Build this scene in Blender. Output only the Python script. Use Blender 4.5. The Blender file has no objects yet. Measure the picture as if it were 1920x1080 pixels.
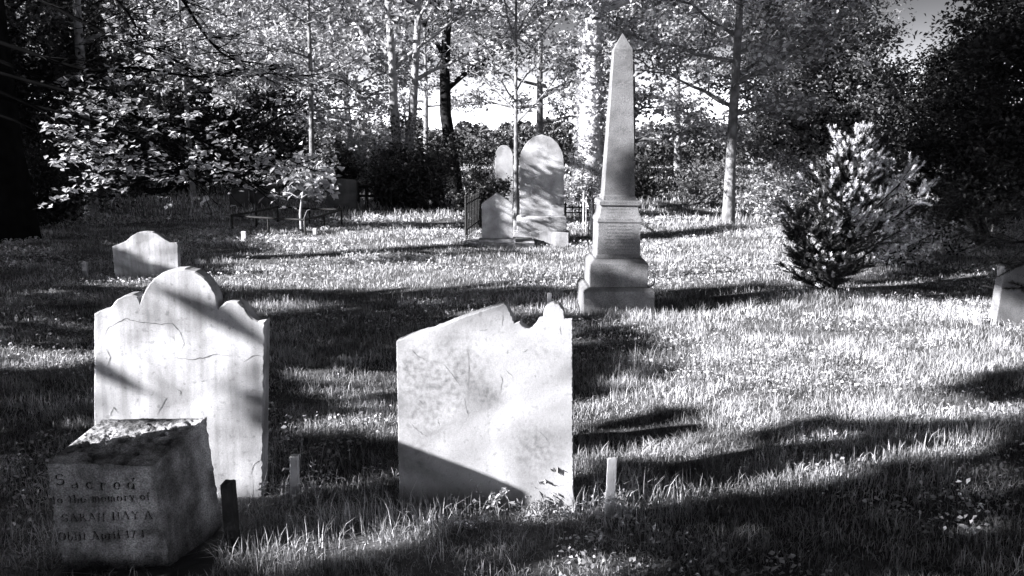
import bpy, math, random
import numpy as np
from mathutils import Vector, Matrix, noise as mnoise

# ------------------------------------------------------------------ camera, sky, sun, exposure
SC = bpy.context.scene
COL = SC.collection
PITCH = math.radians(9.6)
F = 1660.0                      # focal length in pixels of a 1920 wide picture
CAMZ = 1.6
cam_d = bpy.data.cameras.new("camera"); cam = bpy.data.objects.new("camera", cam_d); COL.objects.link(cam)
cam.location = (0, 0, CAMZ); cam.rotation_euler = (math.radians(90) - PITCH, 0, 0)
cam_d.sensor_width = 36; cam_d.lens = F / 1920 * 36; cam_d.clip_end = 3000; cam_d.clip_start = 0.05
SC.camera = cam

SUN_AZ = math.radians(22)       # the sun stands to the left and this far behind the camera plane
SUN_EL = math.radians(21.5)
TO_SUN = np.array([-math.cos(SUN_AZ) * math.cos(SUN_EL), -math.sin(SUN_AZ) * math.cos(SUN_EL), math.sin(SUN_EL)])
sd = bpy.data.lights.new("sun", 'SUN'); sd.energy = 5.0; sd.angle = math.radians(0.5); sd.color = (1.0, 0.985, 0.985)
sun = bpy.data.objects.new("sun", sd); COL.objects.link(sun)
sun.rotation_euler = Vector(TO_SUN).to_track_quat('Z', 'Y').to_euler()

W = bpy.data.worlds.new("World"); SC.world = W; W.use_nodes = True
nt = W.node_tree; nt.nodes.clear()
sky = nt.nodes.new('ShaderNodeTexSky'); sky.sky_type = 'NISHITA'; sky.sun_disc = False
sky.sun_elevation = SUN_EL; sky.sun_rotation = math.atan2(TO_SUN[0], TO_SUN[1]) % (2 * math.pi)
# black and white film behind a red filter: mostly the red of the sky is kept
sep = nt.nodes.new('ShaderNodeSeparateColor'); nt.links.new(sky.outputs[0], sep.inputs[0])
m1 = nt.nodes.new('ShaderNodeMath'); m1.operation = 'MULTIPLY'; m1.inputs[1].default_value = 0.85; nt.links.new(sep.outputs[0], m1.inputs[0])
m2 = nt.nodes.new('ShaderNodeMath'); m2.operation = 'MULTIPLY_ADD'; m2.inputs[1].default_value = 0.15
nt.links.new(sep.outputs[1], m2.inputs[0]); nt.links.new(m1.outputs[0], m2.inputs[2])
cmb = nt.nodes.new('ShaderNodeCombineColor')
for k, s in enumerate((0.975, 0.98, 1.04)):
    mm = nt.nodes.new('ShaderNodeMath'); mm.operation = 'MULTIPLY'; mm.inputs[1].default_value = s
    nt.links.new(m2.outputs[0], mm.inputs[0]); nt.links.new(mm.outputs[0], cmb.inputs[k])
bg = nt.nodes.new('ShaderNodeBackground'); bg.inputs[1].default_value = 0.05
tcw = nt.nodes.new('ShaderNodeTexCoord'); sxyz = nt.nodes.new('ShaderNodeSeparateXYZ'); nt.links.new(tcw.outputs['Generated'], sxyz.inputs[0])
def wm(op, a, b):      # bright haze low in the sky, thinning out upwards
    q = nt.nodes.new('ShaderNodeMath'); q.operation = op
    for i, v in enumerate((a, b)):
        if isinstance(v, (int, float)): q.inputs[i].default_value = v
        elif v is not None: nt.links.new(v, q.inputs[i])
    return q.outputs[0]
haze = wm('ADD', wm('MULTIPLY', wm('EXPONENT', wm('MULTIPLY', wm('MAXIMUM', sxyz.outputs[2], 0.0), -28.0), None), 6.5), 0.13)
sc_ = nt.nodes.new('ShaderNodeVectorMath'); sc_.operation = 'SCALE'; nt.links.new(cmb.outputs[0], sc_.inputs[0]); nt.links.new(haze, sc_.inputs['Scale'])
nt.links.new(sc_.outputs[0], bg.inputs[0])
wo = nt.nodes.new('ShaderNodeOutputWorld'); nt.links.new(bg.outputs[0], wo.inputs[0])
SC.view_settings.view_transform = 'Standard'; SC.view_settings.look = 'None'
SC.view_settings.exposure = 2.2; SC.view_settings.gamma = 1.0
SC.render.engine = 'CYCLES'
SC.cycles.max_bounces = 5; SC.cycles.diffuse_bounces = 2; SC.cycles.transmission_bounces = 3; SC.cycles.transparent_max_bounces = 4

# ------------------------------------------------------------------ geometry of the view
CT, ST = math.cos(PITCH), math.sin(PITCH)
def ray(px, py):
    a = (px - 960) / F; b = (540 - py) / F
    return np.array([a, CT + b * ST, -ST + b * CT])
def ground(px, py, z=0.0):
    d = ray(px, py); t = (z - CAMZ) / d[2]
    return np.array([d[0] * t, d[1] * t, z])
def at(px, py, Y):
    d = ray(px, py); t = Y / d[1]
    return np.array([d[0] * t, Y, CAMZ + d[2] * t])
def project(P):
    x, y, z = P[..., 0], P[..., 1], P[..., 2] - CAMZ
    dep = y * CT - z * ST; dep = np.where(np.abs(dep) < 1e-6, 1e-6, dep)
    up = y * ST + z * CT
    return 960 + F * x / dep, 540 - F * up / dep, dep
def gz(x, y):
    x = np.asarray(x, float); y = np.asarray(y, float)
    f = 1 / (1 + (np.hypot(x, y) / 60) ** 2)
    return f * (0.022 * np.sin(0.9 * x + 1.3) * np.sin(0.7 * y + .4) + 0.015 * np.sin(2.1 * x + 0.8 * y) + 0.012 * np.sin(3.7 * y - 1.9 * x + 1))

# ------------------------------------------------------------------ materials (all neutral: the place was photographed in black and white)
def mat(name, v, var=0.3, scale=6.0, rough=0.9, bump=0.0, bscale=40, patches=(), trans=0.0, island=0.0, detail=6, fine=0.0, stain=0.0, streak=False, spec=0.2):
    m = bpy.data.materials.new(name); m.use_nodes = True
    n = m.node_tree.nodes; L = m.node_tree.links; n.clear()
    out = n.new('ShaderNodeOutputMaterial')
    p = n.new('ShaderNodeBsdfPrincipled'); p.inputs['Roughness'].default_value = rough
    p.inputs['Specular IOR Level'].default_value = spec
    tc = n.new('ShaderNodeTexCoord')
    val = n.new('ShaderNodeValue'); val.outputs[0].default_value = v
    cur = val.outputs[0]
    def mul(a, b):
        q = n.new('ShaderNodeMath'); q.operation = 'MULTIPLY'; L.new(a, q.inputs[0]); L.new(b, q.inputs[1]); return q.outputs[0]
    def noise_factor(sc, lo, hi, det=detail, p0=0.35, p1=0.65, vec=None, dist=0.0):
        t = n.new('ShaderNodeTexNoise'); t.inputs['Scale'].default_value = sc; t.inputs['Detail'].default_value = det
        t.inputs['Distortion'].default_value = dist
        L.new(vec or tc.outputs['Object'], t.inputs['Vector'])
        r = n.new('ShaderNodeMapRange'); r.inputs[1].default_value = p0; r.inputs[2].default_value = p1
        r.inputs[3].default_value = lo; r.inputs[4].default_value = hi; L.new(t.outputs[0], r.inputs[0]); return r.outputs[0]
    if var: cur = mul(cur, noise_factor(scale, 1 - var, 1 + var))
    if fine: cur = mul(cur, noise_factor(170, 1 - fine, 1 + fine, 3, 0.3, 0.7))
    if stain:
        cur = mul(cur, noise_factor(3.1, 1 - stain, 1, 8, 0.38, 0.56, dist=0.6))
        cur = mul(cur, noise_factor(38, 1 - stain * .8, 1, 6, 0.30, 0.42))
    for cx_, cz_, rr_, amt in patches:      # old mottled stains, each with its own place on the stone
        sp = n.new('ShaderNodeSeparateXYZ'); L.new(tc.outputs['Object'], sp.inputs[0])
        cb = n.new('ShaderNodeCombineXYZ'); L.new(sp.outputs[0], cb.inputs[0]); L.new(sp.outputs[2], cb.inputs[2])
        vd = n.new('ShaderNodeVectorMath'); vd.operation = 'DISTANCE'; L.new(cb.outputs[0], vd.inputs[0]); vd.inputs[1].default_value = (cx_, 0, cz_)
        r1 = n.new('ShaderNodeMapRange'); r1.inputs[1].default_value = 0; r1.inputs[2].default_value = rr_; r1.inputs[3].default_value = amt; r1.inputs[4].default_value = 0; L.new(vd.outputs['Value'], r1.inputs[0])
        nf = noise_factor(38, 0.1, 1.25, 14, .34, .68, dist=.1); q = n.new('ShaderNodeMath'); q.operation = 'MULTIPLY'; L.new(r1.outputs[0], q.inputs[0]); L.new(nf, q.inputs[1])
        q2 = n.new('ShaderNodeMath'); q2.operation = 'SUBTRACT'; q2.inputs[0].default_value = 1; q2.use_clamp = True; L.new(q.outputs[0], q2.inputs[1]); cur = mul(cur, q2.outputs[0])
    if streak:
        mp = n.new('ShaderNodeMapping'); mp.inputs['Scale'].default_value = (14, 14, 1.2); L.new(tc.outputs['Object'], mp.inputs[0])
        cur = mul(cur, noise_factor(1.5, 0.75, 1.1, 5, 0.35, 0.6, mp.outputs[0]))
    if island:
        g = n.new('ShaderNodeNewGeometry'); r = n.new('ShaderNodeMapRange')
        r.inputs[3].default_value = 1 - island; r.inputs[4].default_value = 1 + island
        L.new(g.outputs['Random Per Island'], r.inputs[0]); cur = mul(cur, r.outputs[0])
    cc = n.new('ShaderNodeCombineColor')
    for k, s in enumerate((0.98, 0.985, 1.03)):
        q = n.new('ShaderNodeMath'); q.operation = 'MULTIPLY'; q.inputs[1].default_value = s; L.new(cur, q.inputs[0]); L.new(q.outputs[0], cc.inputs[k])
    L.new(cc.outputs[0], p.inputs['Base Color'])
    if bump:
        t = n.new('ShaderNodeTexNoise'); t.inputs['Scale'].default_value = bscale; t.inputs['Detail'].default_value = 8
        L.new(tc.outputs['Object'], t.inputs['Vector'])
        b = n.new('ShaderNodeBump'); b.inputs['Strength'].default_value = bump; b.inputs['Distance'].default_value = 0.02
        L.new(t.outputs[0], b.inputs['Height']); L.new(b.outputs[0], p.inputs['Normal'])
    if trans:
        tr = n.new('ShaderNodeBsdfTranslucent'); L.new(cc.outputs[0], tr.inputs[0])
        mx = n.new('ShaderNodeMixShader'); mx.inputs[0].default_value = trans
        L.new(p.outputs[0], mx.inputs[1]); L.new(tr.outputs[0], mx.inputs[2]); L.new(mx.outputs[0], out.inputs[0])
    else: L.new(p.outputs[0], out.inputs[0])
    return m

M = dict(
    soil=mat('soil', 0.09, 0.4, 3, bump=0.6, bscale=30),
    grass=mat('grass_blades', 0.37, 0.55, 1.6, rough=0.5, trans=0.25, island=0.65, spec=0.4),
    cover=mat('cover_leaves', 0.5, 0.25, 2, rough=0.5, trans=0.25, island=0.4, spec=0.4),
    petal=mat('petals', 0.75, 0.05, 5, rough=0.7, island=0.1),
    marble=mat('weathered_marble', 0.40, 0.2, 5, bump=0.07, bscale=80, stain=0.45, fine=0.12, streak=True),
    marble_white=mat('white_marble', 0.33, 0.13, 5, bump=0.08, bscale=70, patches=((-.13, .60, .24, .6), (-.33, .62, .15, .5), (-.28, .42, .2, .5), (.22, .26, .18, .55), (-.3, .2, .12, .4), (.02, .5, .08, .5), (.24, .7, .1, .4)), stain=0.35, fine=0.1, rough=0.8),
    granite=mat('speckled_granite', 0.18, 0.18, 8, bump=0.25, bscale=90, fine=0.45, stain=0.25),
    grave=mat('grave_stone', 0.40, 0.25, 5, bump=0.3, bscale=60, stain=0.35, fine=0.2),
    sandstone=mat('dark_sandstone', 0.31, 0.55, 9, bump=0.9, bscale=30, fine=0.5, stain=0.4, streak=True),
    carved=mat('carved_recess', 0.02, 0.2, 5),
    crack=mat('crack_dirt', 0.05, 0.3, 20),
    crack_pale=mat('shallow_crack', 0.12, 0.4, 20),
    dark_stone=mat('dark_grave_stone', 0.10, 0.35, 4, bump=0.3),
    iron=mat('old_iron', 0.018, 0.4, 20, rough=0.7, bump=0.2, spec=0.2),
    iron_pale=mat('pale_weathered_iron', 0.28, 0.4, 12, rough=0.5, spec=0.5),
    wood_dark=mat('dark_stake_wood', 0.03, 0.4, 10, bump=0.4),
    white_stake=mat('white_painted_stake', 0.6, 0.12, 8, bump=0.2, stain=0.2),
    bark=mat('bark', 0.20, 0.45, 7, bump=0.9, bscale=16, streak=True),
    bark_pale=mat('pale_bark', 0.28, 0.35, 6, bump=0.7, bscale=14, fine=0.2),
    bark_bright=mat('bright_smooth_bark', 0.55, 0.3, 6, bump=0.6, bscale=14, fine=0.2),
    bark_shade=mat('shade_black_bark', 0.008, 0.3, 6, spec=0.0),  # silhouette and shade blackness are put into this bark colour
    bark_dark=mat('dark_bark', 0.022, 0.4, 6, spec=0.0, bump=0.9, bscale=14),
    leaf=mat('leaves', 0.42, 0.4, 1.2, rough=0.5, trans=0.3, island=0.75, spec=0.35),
    leaf_pale=mat('pale_leaves', 0.46, 0.3, 1.2, rough=0.45, trans=0.3, island=0.4, spec=0.4),
    leaf_opaque=mat('opaque_leaves', 0.05, 0.3, 1.2, rough=0.6, island=0.4),  # made dark and opaque so the unseen crowns stop the sun
    leaf_mid=mat('mid_leaves', 0.15, 0.3, 1.2, rough=0.5, trans=0.25, island=0.5, spec=0.35),
    leaf_dark=mat('dark_leaves', 0.035, 0.35, 1.5, rough=0.45, trans=0.1, island=0.6, spec=0.4),  # deep shade of the woods at both edges is put into this leaf colour
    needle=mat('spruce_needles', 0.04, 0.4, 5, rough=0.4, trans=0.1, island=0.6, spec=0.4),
    needle_sunlit=mat('sunlit_spruce_needles', 0.75, 0.2, 5, rough=0.4, trans=0.35, island=0.3, spec=0.4),  # sunlight on the upper right tips is put into this colour
    wood_far=mat('far_wood_leaves', 0.10, 0.4, 0.6, trans=0.1, island=0.6),
)

# ------------------------------------------------------------------ mesh helpers
def link_mesh(name, V, faces_groups, mats, parent=None, mat_idx=None, smooth=False):
    """V (n,3); faces_groups list of (m,k) index arrays."""
    me = bpy.data.meshes.new(name)
    V = np.asarray(V, np.float32)
    me.vertices.add(len(V)); me.vertices.foreach_set('co', V.ravel())
    loops = np.concatenate([g.ravel() for g in faces_groups]).astype(np.int32)
    tot = np.concatenate([np.full(len(g), g.shape[1]) for g in faces_groups]).astype(np.int32)
    start = np.concatenate([[0], np.cumsum(tot)[:-1]]).astype(np.int32)
    me.loops.add(len(loops)); me.loops.foreach_set('vertex_index', loops)
    me.polygons.add(len(tot)); me.polygons.foreach_set('loop_start', start)
    try: me.polygons.foreach_set('loop_total', tot)
    except Exception: pass
    if mat_idx is not None: me.polygons.foreach_set('material_index', np.asarray(mat_idx, np.int32))
    if smooth: me.polygons.foreach_set('use_smooth', np.ones(len(tot), bool))
    me.update(calc_edges=True)
    for m in (mats if isinstance(mats, (list, tuple)) else [mats]): me.materials.append(m)
    o = bpy.data.objects.new(name, me); COL.objects.link(o)
    if parent: o.parent = parent
    return o

def tag(o, label=None, cat=None, group=None, kind=None):
    if label: o['label'] = label
    if cat: o['category'] = cat
    if group: o['group'] = group
    if kind: o['kind'] = kind
    return o
def empty(name, loc, label, cat, group=None, mtx=None):
    o = bpy.data.objects.new(name, None); COL.objects.link(o); o.empty_display_size = 0.2
    if mtx is not None: o.matrix_world = mtx
    else: o.location = loc
    return tag(o, label, cat, group)

class Poly:
    """collects arbitrary faces in python, then links them as one mesh"""
    def __init__(s): s.v = []; s.f = []; s.m = []
    def add(s, verts, faces, mi=0):
        b = len(s.v); s.v += [tuple(v) for v in verts]
        for f in faces: s.f.append(tuple(b + i for i in f)); s.m.append(mi)
    def box(s, c, size, mi=0, rot=None, taper=1.0, cham=0.0):
        x, y, z = [q / 2 for q in size]
        if cham:   # chamfered top edge
            pr = [(-z, 1, 1), (z - cham, 1, 1), (z, (x - cham) / x, (y - cham) / y)]
        else: pr = [(-z, 1, 1), (z, taper, taper)]
        vs = []
        for zz, sx, sy in pr:
            for a, b in ((-1, -1), (1, -1), (1, 1), (-1, 1)): vs.append(Vector((a * x * sx, b * y * sy, zz)))
        if rot is not None: vs = [rot @ v for v in vs]
        vs = [(v.x + c[0], v.y + c[1], v.z + c[2]) for v in vs]
        fs = [(3, 2, 1, 0)]
        for k in range(len(pr) - 1):
            for i in range(4): j = (i + 1) % 4; fs.append((4 * k + i, 4 * k + j, 4 * k + 4 + j, 4 * k + 4 + i))
        b = 4 * (len(pr) - 1); fs.append((b, b + 1, b + 2, b + 3))
        s.add(vs, fs, mi)
    def tube(s, pts, radii, k=6, mi=0):
        V, Fq = tube_arrays([(np.array(pts, float), np.array(radii, float), k)])
        s.add([tuple(v) for v in V], [tuple(f) for f in Fq], mi)
        n = len(pts); s.add([tuple(v) for v in V[-k:]], [tuple(range(k))], mi)
    def build(s, name, mats, parent=None, bevel=0.0, smooth=False):
        me = bpy.data.meshes.new(name); me.from_pydata(s.v, [], s.f)
        for m in (mats if isinstance(mats, (list, tuple)) else [mats]): me.materials.append(m)
        me.polygons.foreach_set('material_index', s.m)
        if smooth: me.polygons.foreach_set('use_smooth', [True] * len(me.polygons))
        me.update()
        o = bpy.data.objects.new(name, me); COL.objects.link(o)
        if parent: o.parent = parent
        if bevel:
            b = o.modifiers.new('bevel', 'BEVEL'); b.width = bevel; b.segments = 2; b.limit_method = 'ANGLE'; b.angle_limit = math.radians(40)
        return o

def tube_arrays(polys):
    Vs = []; Fs = []; base = 0
    for P, R, k in polys:
        n = len(P); T = np.gradient(P, axis=0); T /= np.linalg.norm(T, axis=1)[:, None] + 1e-9
        ref = np.array([0., 0, 1]) if abs(T[:, 2]).mean() < 0.8 else np.array([1., 0, 0])
        A = np.cross(T, ref); A /= np.linalg.norm(A, axis=1)[:, None] + 1e-9; B = np.cross(T, A)
        ang = np.arange(k) * 2 * np.pi / k
        V = P[:, None, :] + R[:, None, None] * (np.cos(ang)[None, :, None] * A[:, None, :] + np.sin(ang)[None, :, None] * B[:, None, :])
        Vs.append(V.reshape(-1, 3))
        i = np.arange(n - 1)[:, None] * k + np.arange(k)[None, :]; j = np.arange(n - 1)[:, None] * k + (np.arange(k)[None, :] + 1) % k
        Fs.append(np.stack([i, j, j + k, i + k], -1).reshape(-1, 4) + base); base += n * k
    return np.concatenate(Vs), np.concatenate(Fs)

def leaves_geo(P, size, rng, aspect=0.55, up=0.5, jitter=0.35, face=None):
    """diamond leaves with a crease; returns V, F"""
    n = len(P)
    s = size * (1 + jitter * rng.standard_normal(n)).clip(0.4, 1.8)
    N = rng.standard_normal((n, 3)); N[:, 2] = np.abs(N[:, 2]) + up
    if face is not None: N += face
    N /= np.linalg.norm(N, axis=1)[:, None]
    D = rng.standard_normal((n, 3)); D -= (D * N).sum(1)[:, None] * N; D /= np.linalg.norm(D, axis=1)[:, None]
    S = np.cross(N, D)
    L = s[:, None]; w = L * aspect / 2
    v0 = P - D * L * .5; v2 = P + D * L * .5 - N * L * 0.12
    v1 = P - D * L * .02 + S * w + N * L * .08; v3 = P - D * L * .02 - S * w + N * L * .08
    V = np.stack([v0, v1, v2, v3], 1).reshape(-1, 3)
    b = np.arange(n)[:, None] * 4
    return V, np.concatenate([b + np.array([[0, 1, 2]]), b + np.array([[0, 2, 3]])], 0)
def leaf_mesh(name, P, size, m, parent=None, seed=0, **k):
    V, Fx = leaves_geo(np.asarray(P, float), size, np.random.default_rng(seed), **k)
    return link_mesh(name, V, [Fx], m, parent)

# ------------------------------------------------------------------ where the sun falls: unseen crowns on the left are cut to this shade map
# each row: (picture row of the ground, sixty pixel columns; 9 = ground in the shade, 0 = ground in the sun)
ROWS = [
 (385, "99999988888877776533333333269999"),
 (400, "99999998887644344443333322158999"),
 (412, "99999996566311121111221111148899"),
 (424, "99999999876521111111112111147889"),
 (438, "99999977521111111111111111147778"),
 (452, "99999984322111111111111111146678"),
 (466, "99999987532111111111222221145678"),
 (480, "99999986333211111111444443145788"),
 (492, "99999953333434422111333333257888"),
 (505, "99999864221222211111222222357888"),
 (520, "99999741111111111111111112568888"),
 (533, "99999843221112221112223334788889"),
 (545, "99999986655665666556788888999999"),
 (558, "99999887888888877777888777888877"),
 (572, "99999874446778877777422111111123"),
 (588, "99999986455666777666311111111112"),
 (605, "99999998777777777766311111111112"),
 (630, "99999999777777777766421111111122"),
 (655, "65577788877777777776532111111123"),
 (672, "32345788866667777776622111111123"),
 (690, "65577788865566667776521111111125"),
 (715, "88888888854455667764321111111267"),
 (740, "88888888864445566742111111112577"),
 (758, "88888888875444555531111111112357"),
 (775, "88888888885554444446665432211233"),
 (792, "88888888774333332237777765433555"),
 (808, "88888888763333322112346888888888"),
 (822, "88888888765544443322234678888644"),
 (840, "88888888889999999211223467732136"),
 (860, "88888888889999999322335688321499"),
 (882, "88888888889999986336787411489999"),
 (905, "88888888886799944334532258999999"),
 (930, "88888888754444322111346999999999"),
 (955, "88888888743322211124899999999999"),
 (985, "88888888732111122499999999999999"),
 (1015,"88888886411112588999999999999999"),
 (1045,"88888883112699999999999999999999"),
 (1075,"88888865799999999999999999999999"),
]
for r in ROWS: assert len(r[1]) == 32, r
MY = np.array([r[0] for r in ROWS], float); MG = np.array([[int(c) for c in r[1]] for r in ROWS], float) / 9
def shade_at(px, py):
    cx = np.clip((px - 30) / 60, 0, 30.999); ix = cx.astype(int); fx = cx - ix
    iy = np.clip(np.searchsorted(MY, py) - 1, 0, len(MY) - 2); fy = np.clip((py - MY[iy]) / (MY[iy + 1] - MY[iy]), 0, 1)
    a = MG[iy, ix] * (1 - fx) + MG[iy, ix + 1] * fx; b = MG[iy + 1, ix] * (1 - fx) + MG[iy + 1, ix + 1] * fx
    return a * (1 - fy) + b * fy

# stones the sun must reach, as facing rectangles (y, x0, x1, z1) with the soft shadows on them (px,py,rx,ry,slope)
STONES = [
 (3.80, -1.95, -1.05, 1.15, [(190,560,60,70,0),(205,690,95,80,.2),(360,590,240,40,.22),(225,755,70,34,0),(460,620,80,50,.2),(300,765,50,20,.1)]),
 (3.62, -0.60, 0.42, 0.95, [(860,690,55,14,.5),(1045,830,40,22,.6)]),
 (8.00, -0.60, 1.30, 2.95, [(1170,190,80,30,.3),(1160,325,90,54,.1),(1155,450,120,44,0),(1130,522,110,24,0),(1160,565,130,30,0)]),
 (9.00, 2.35, 4.25, 1.90, [(1560,490,120,70,0)]),
 (9.60, -5.00, -3.50, 0.60, [(232,490,24,18,.3),(300,487,16,10,.2),(298,455,14,9,.2)]),
 (13.0, -0.55, 0.10, 0.80, [(925,405,30,10,.1),(935,370,20,10,0)]),
 (3.35, -1.85, -1.12, 0.62, [(150,985,90,55,0),(260,1040,90,50,0)]),
 (3.72, -1.0, -0.88, 0.22, []), (3.58, 0.36, 0.47, 0.22, []),
 (14.2, -0.05, 1.00, 1.70, [(1015,265,45,20,.1),(1010,307,45,10,.15),(1020,338,50,10,.35),(1000,370,28,14,.3)]),
]
H2 = np.array([math.cos(SUN_AZ), math.sin(SUN_AZ)]); N2 = np.array([-math.sin(SUN_AZ), math.cos(SUN_AZ)]); TE = math.tan(SUN_EL)
def blob_noise(a, b, s):
    return (np.sin(a * s + 1.7 * np.sin(b * s * .7)) + np.sin(b * s * 1.3 + 1.1 * np.sin(a * s * .9) + 2) + np.sin((a + b) * s * 2.1 + 4) * .6) / 2.6
def keep_blocker(P, rng):
    """P (n,3) candidate leaves: True where the leaf may stay"""
    w = P[:, 0] * H2[0] + P[:, 1] * H2[1]; u = P[:, 0] * N2[0] + P[:, 1] * N2[1]
    wg = w + P[:, 2] / TE
    G = np.stack([wg * H2[0] + u * N2[0], wg * H2[1] + u * N2[1], np.zeros(len(P))], 1)
    px, py, dep = project(G)
    px = px + 22 * blob_noise(G[:, 0], G[:, 1], 3.1); py = py + (0.020 * (py - 250).clip(0, 350)) * blob_noise(G[:, 0] * .7, G[:, 1], 4.3)
    s = shade_at(px, py)
    s = np.where((dep < 0.5) | (py > 1100) | (px < -150), 0.75, s)
    s = np.where((px > 2000) & (dep > .5), np.where(py > 800, 1.0, .6), s)
    s = np.where((py < 380) & (dep > .5), np.where(px < 600, .85, .12), s)
    for ys, x0, x1, z1, blobs in STONES:
        d = (ys - P[:, 1]) / H2[1]; xs = P[:, 0] + d * H2[0]; zs = P[:, 2] - d * TE
        hit = (d > 0) & (xs > x0 - .08) & (xs < x1 + .08) & (zs > -0.02) & (zs < z1 + .06)
        qx, qy, _ = project(np.stack([xs, np.full(len(xs), ys), zs], 1))
        ss = np.full(len(P), 0.0)
        for bx, by, rx, ry, sl in blobs:
            dx = (qx - bx) / rx; dy = (qy - by - sl * (qx - bx)) / ry
            ss = np.maximum(ss, {3.62: .45, 3.35: .6, 8.0: .8, 3.8: .57}.get(ys, .7) * np.exp(-(dx * dx + dy * dy)))
        s = np.where(hit, ss, s)
    s = np.clip((s - 0.36) / 0.36, 0, 1); s = s * s
    return rng.random(len(P)) < s

# ------------------------------------------------------------------ ground
def build_ground():
    n = 260; s = np.linspace(-1, 1, n)
    ax = np.sign(s) * (np.expm1(np.abs(s) * 5.2) / math.expm1(5.2)) * 900
    X, Y = np.meshgrid(ax, ax + 0.0); Y = Y + 4
    V = np.stack([X, Y, gz(X, Y)], -1).reshape(-1, 3)
    i = np.arange(n - 1)[:, None] * n + np.arange(n - 1)[None, :]
    Fq = np.stack([i, i + 1, i + n + 1, i + n], -1).reshape(-1, 4)
    tag(link_mesh('ground', V, [Fq], M['soil'], smooth=True), kind='structure')
build_ground()

FOOT = []      # footprints kept free of grass: (x0,x1,y0,y1)

# ------------------------------------------------------------------ headstones: outlines measured in their own plane
def plane_matrix(px, py, Y=None, rz=0.0, roll=0.0, back=0.0):
    p = ground(px, py) if Y is None else np.array([at(px, py, Y)[0], Y, 0.0])
    return (Matrix.Translation((p[0], p[1], float(gz(p[0], p[1])))) @ Matrix.Rotation(rz, 4, 'Z') @ Matrix.Rotation(back, 4, 'X') @ Matrix.Rotation(roll, 4, 'Y'))
def in_plane(Mw, pts):
    Mi = Mw.inverted(); o = Mi @ Vector((0, 0, CAMZ)); out = []
    for px, py in pts:
        d = Mi.to_3x3() @ Vector(ray(px, py)); t = -o.y / d.y; q = o + d * t; out.append((q.x, q.z))
    return out
def densify(pts, step, rough, seed, keep_bottom=None):
    rnd = random.Random(seed); out = []
    for i in range(len(pts)):
        a = Vector(pts[i]); b = Vector(pts[(i + 1) % len(pts)]); L = (b - a).length; n = max(1, int(L / step))
        nrm = Vector((-(b - a).y, (b - a).x)) / (L + 1e-9)
        for k in range(n):
            p = a.lerp(b, k / n)
            q = p + nrm * (rough * (mnoise.noise(Vector((p.x * 45, p.y * 45, seed))) + .6 * rnd.uniform(-1, 1)))
            out.append((q.x, q.y))
    return out
def slab(name, outline, thick, m, parent=None, step=0.012, rough=0.0015, seed=1, edge=0.004, bulge=0.0, y0=0.0):
    """front face at local y=0, thickness going back; worn rounded front edge"""
    P = densify(outline, step, rough, seed); n = len(P)
    A = np.array(P); nx = np.roll(A, -1, 0) - np.roll(A, 1, 0); nx /= np.linalg.norm(nx, axis=1)[:, None] + 1e-9
    area = 0.5 * np.sum(A[:, 0] * np.roll(A[:, 1], -1) - np.roll(A[:, 0], -1) * A[:, 1])
    inn = np.stack([-nx[:, 1], nx[:, 0]], 1) * (1 if area > 0 else -1)
    k = np.random.default_rng(seed).uniform(.5, 1.8, n)[:, None]
    ring = [(A + inn * edge * k, 0.0), (A, edge * 1.2), (A, thick - edge), (A + inn * edge, thick)]
    V = []; 
    for R, y in ring: V += [(p[0], y0 + y, p[1]) for p in R]
    from mathutils.geometry import tessellate_polygon
    Fs = [tuple(t_) for t_ in tessellate_polygon([[Vector((p[0], p[1], 0)) for p in ring[0][0]]])] + [tuple(3 * n + i for i in reversed(t_)) for t_ in tessellate_polygon([[Vector((p[0], p[1], 0)) for p in ring[3][0]]])]
    for r in range(3):
        for i in range(n):
            j = (i + 1) % n; Fs.append((r * n + i, (r + 1) * n + i, (r + 1) * n + j, r * n + j))
    me = bpy.data.meshes.new(name); me.from_pydata(V, [], Fs); me.materials.append(m); me.update()
    import bmesh
    bm = bmesh.new(); bm.from_mesh(me); bmesh.ops.recalc_face_normals(bm, faces=bm.faces); bm.to_mesh(me); bm.free()
    o = bpy.data.objects.new(name, me); COL.objects.link(o)
    if parent: o.parent = parent
    return o
def ribbon(Mw, px_pts, w, parent, name='crack', m=None, seed=0, y=-0.0012):
    rnd = random.Random(seed); pts = in_plane(Mw, px_pts); q = []
    for i in range(len(pts) - 1):
        a = Vector(pts[i]); b = Vector(pts[i + 1])
        for k in range(5):
            p = a.lerp(b, k / 5); q.append(Vector((p.x + rnd.uniform(-.002, .002), p.y + rnd.uniform(-.002, .002))))
    q.append(Vector(pts[-1])); V = []; Fs = []
    for i, p in enumerate(q):
        t = (q[min(i + 1, len(q) - 1)] - q[max(i - 1, 0)]); t = t.normalized() if t.length else Vector((1, 0)); nn = Vector((-t.y, t.x))
        ww = w * (0.25 + 1.0 * math.sin(math.pi * (i + .5) / len(q))) * rnd.uniform(.5, 1.3)
        V += [(p.x + nn.x * ww / 2, y, p.y + nn.y * ww / 2), (p.x - nn.x * ww / 2, y, p.y - nn.y * ww / 2)]
    for i in range(len(q) - 1): Fs.append((2 * i, 2 * i + 1, 2 * i + 3, 2 * i + 2))
    return V, Fs
def cracks(Mw, lists, parent, w=0.003, m=None, name='crack'):
    for k, l in enumerate(lists):
        pb = Poly(); V, Fs = ribbon(Mw, l, w, parent, seed=k); pb.add(V, Fs); pb.build(name, m or M['crack'], parent)

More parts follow.
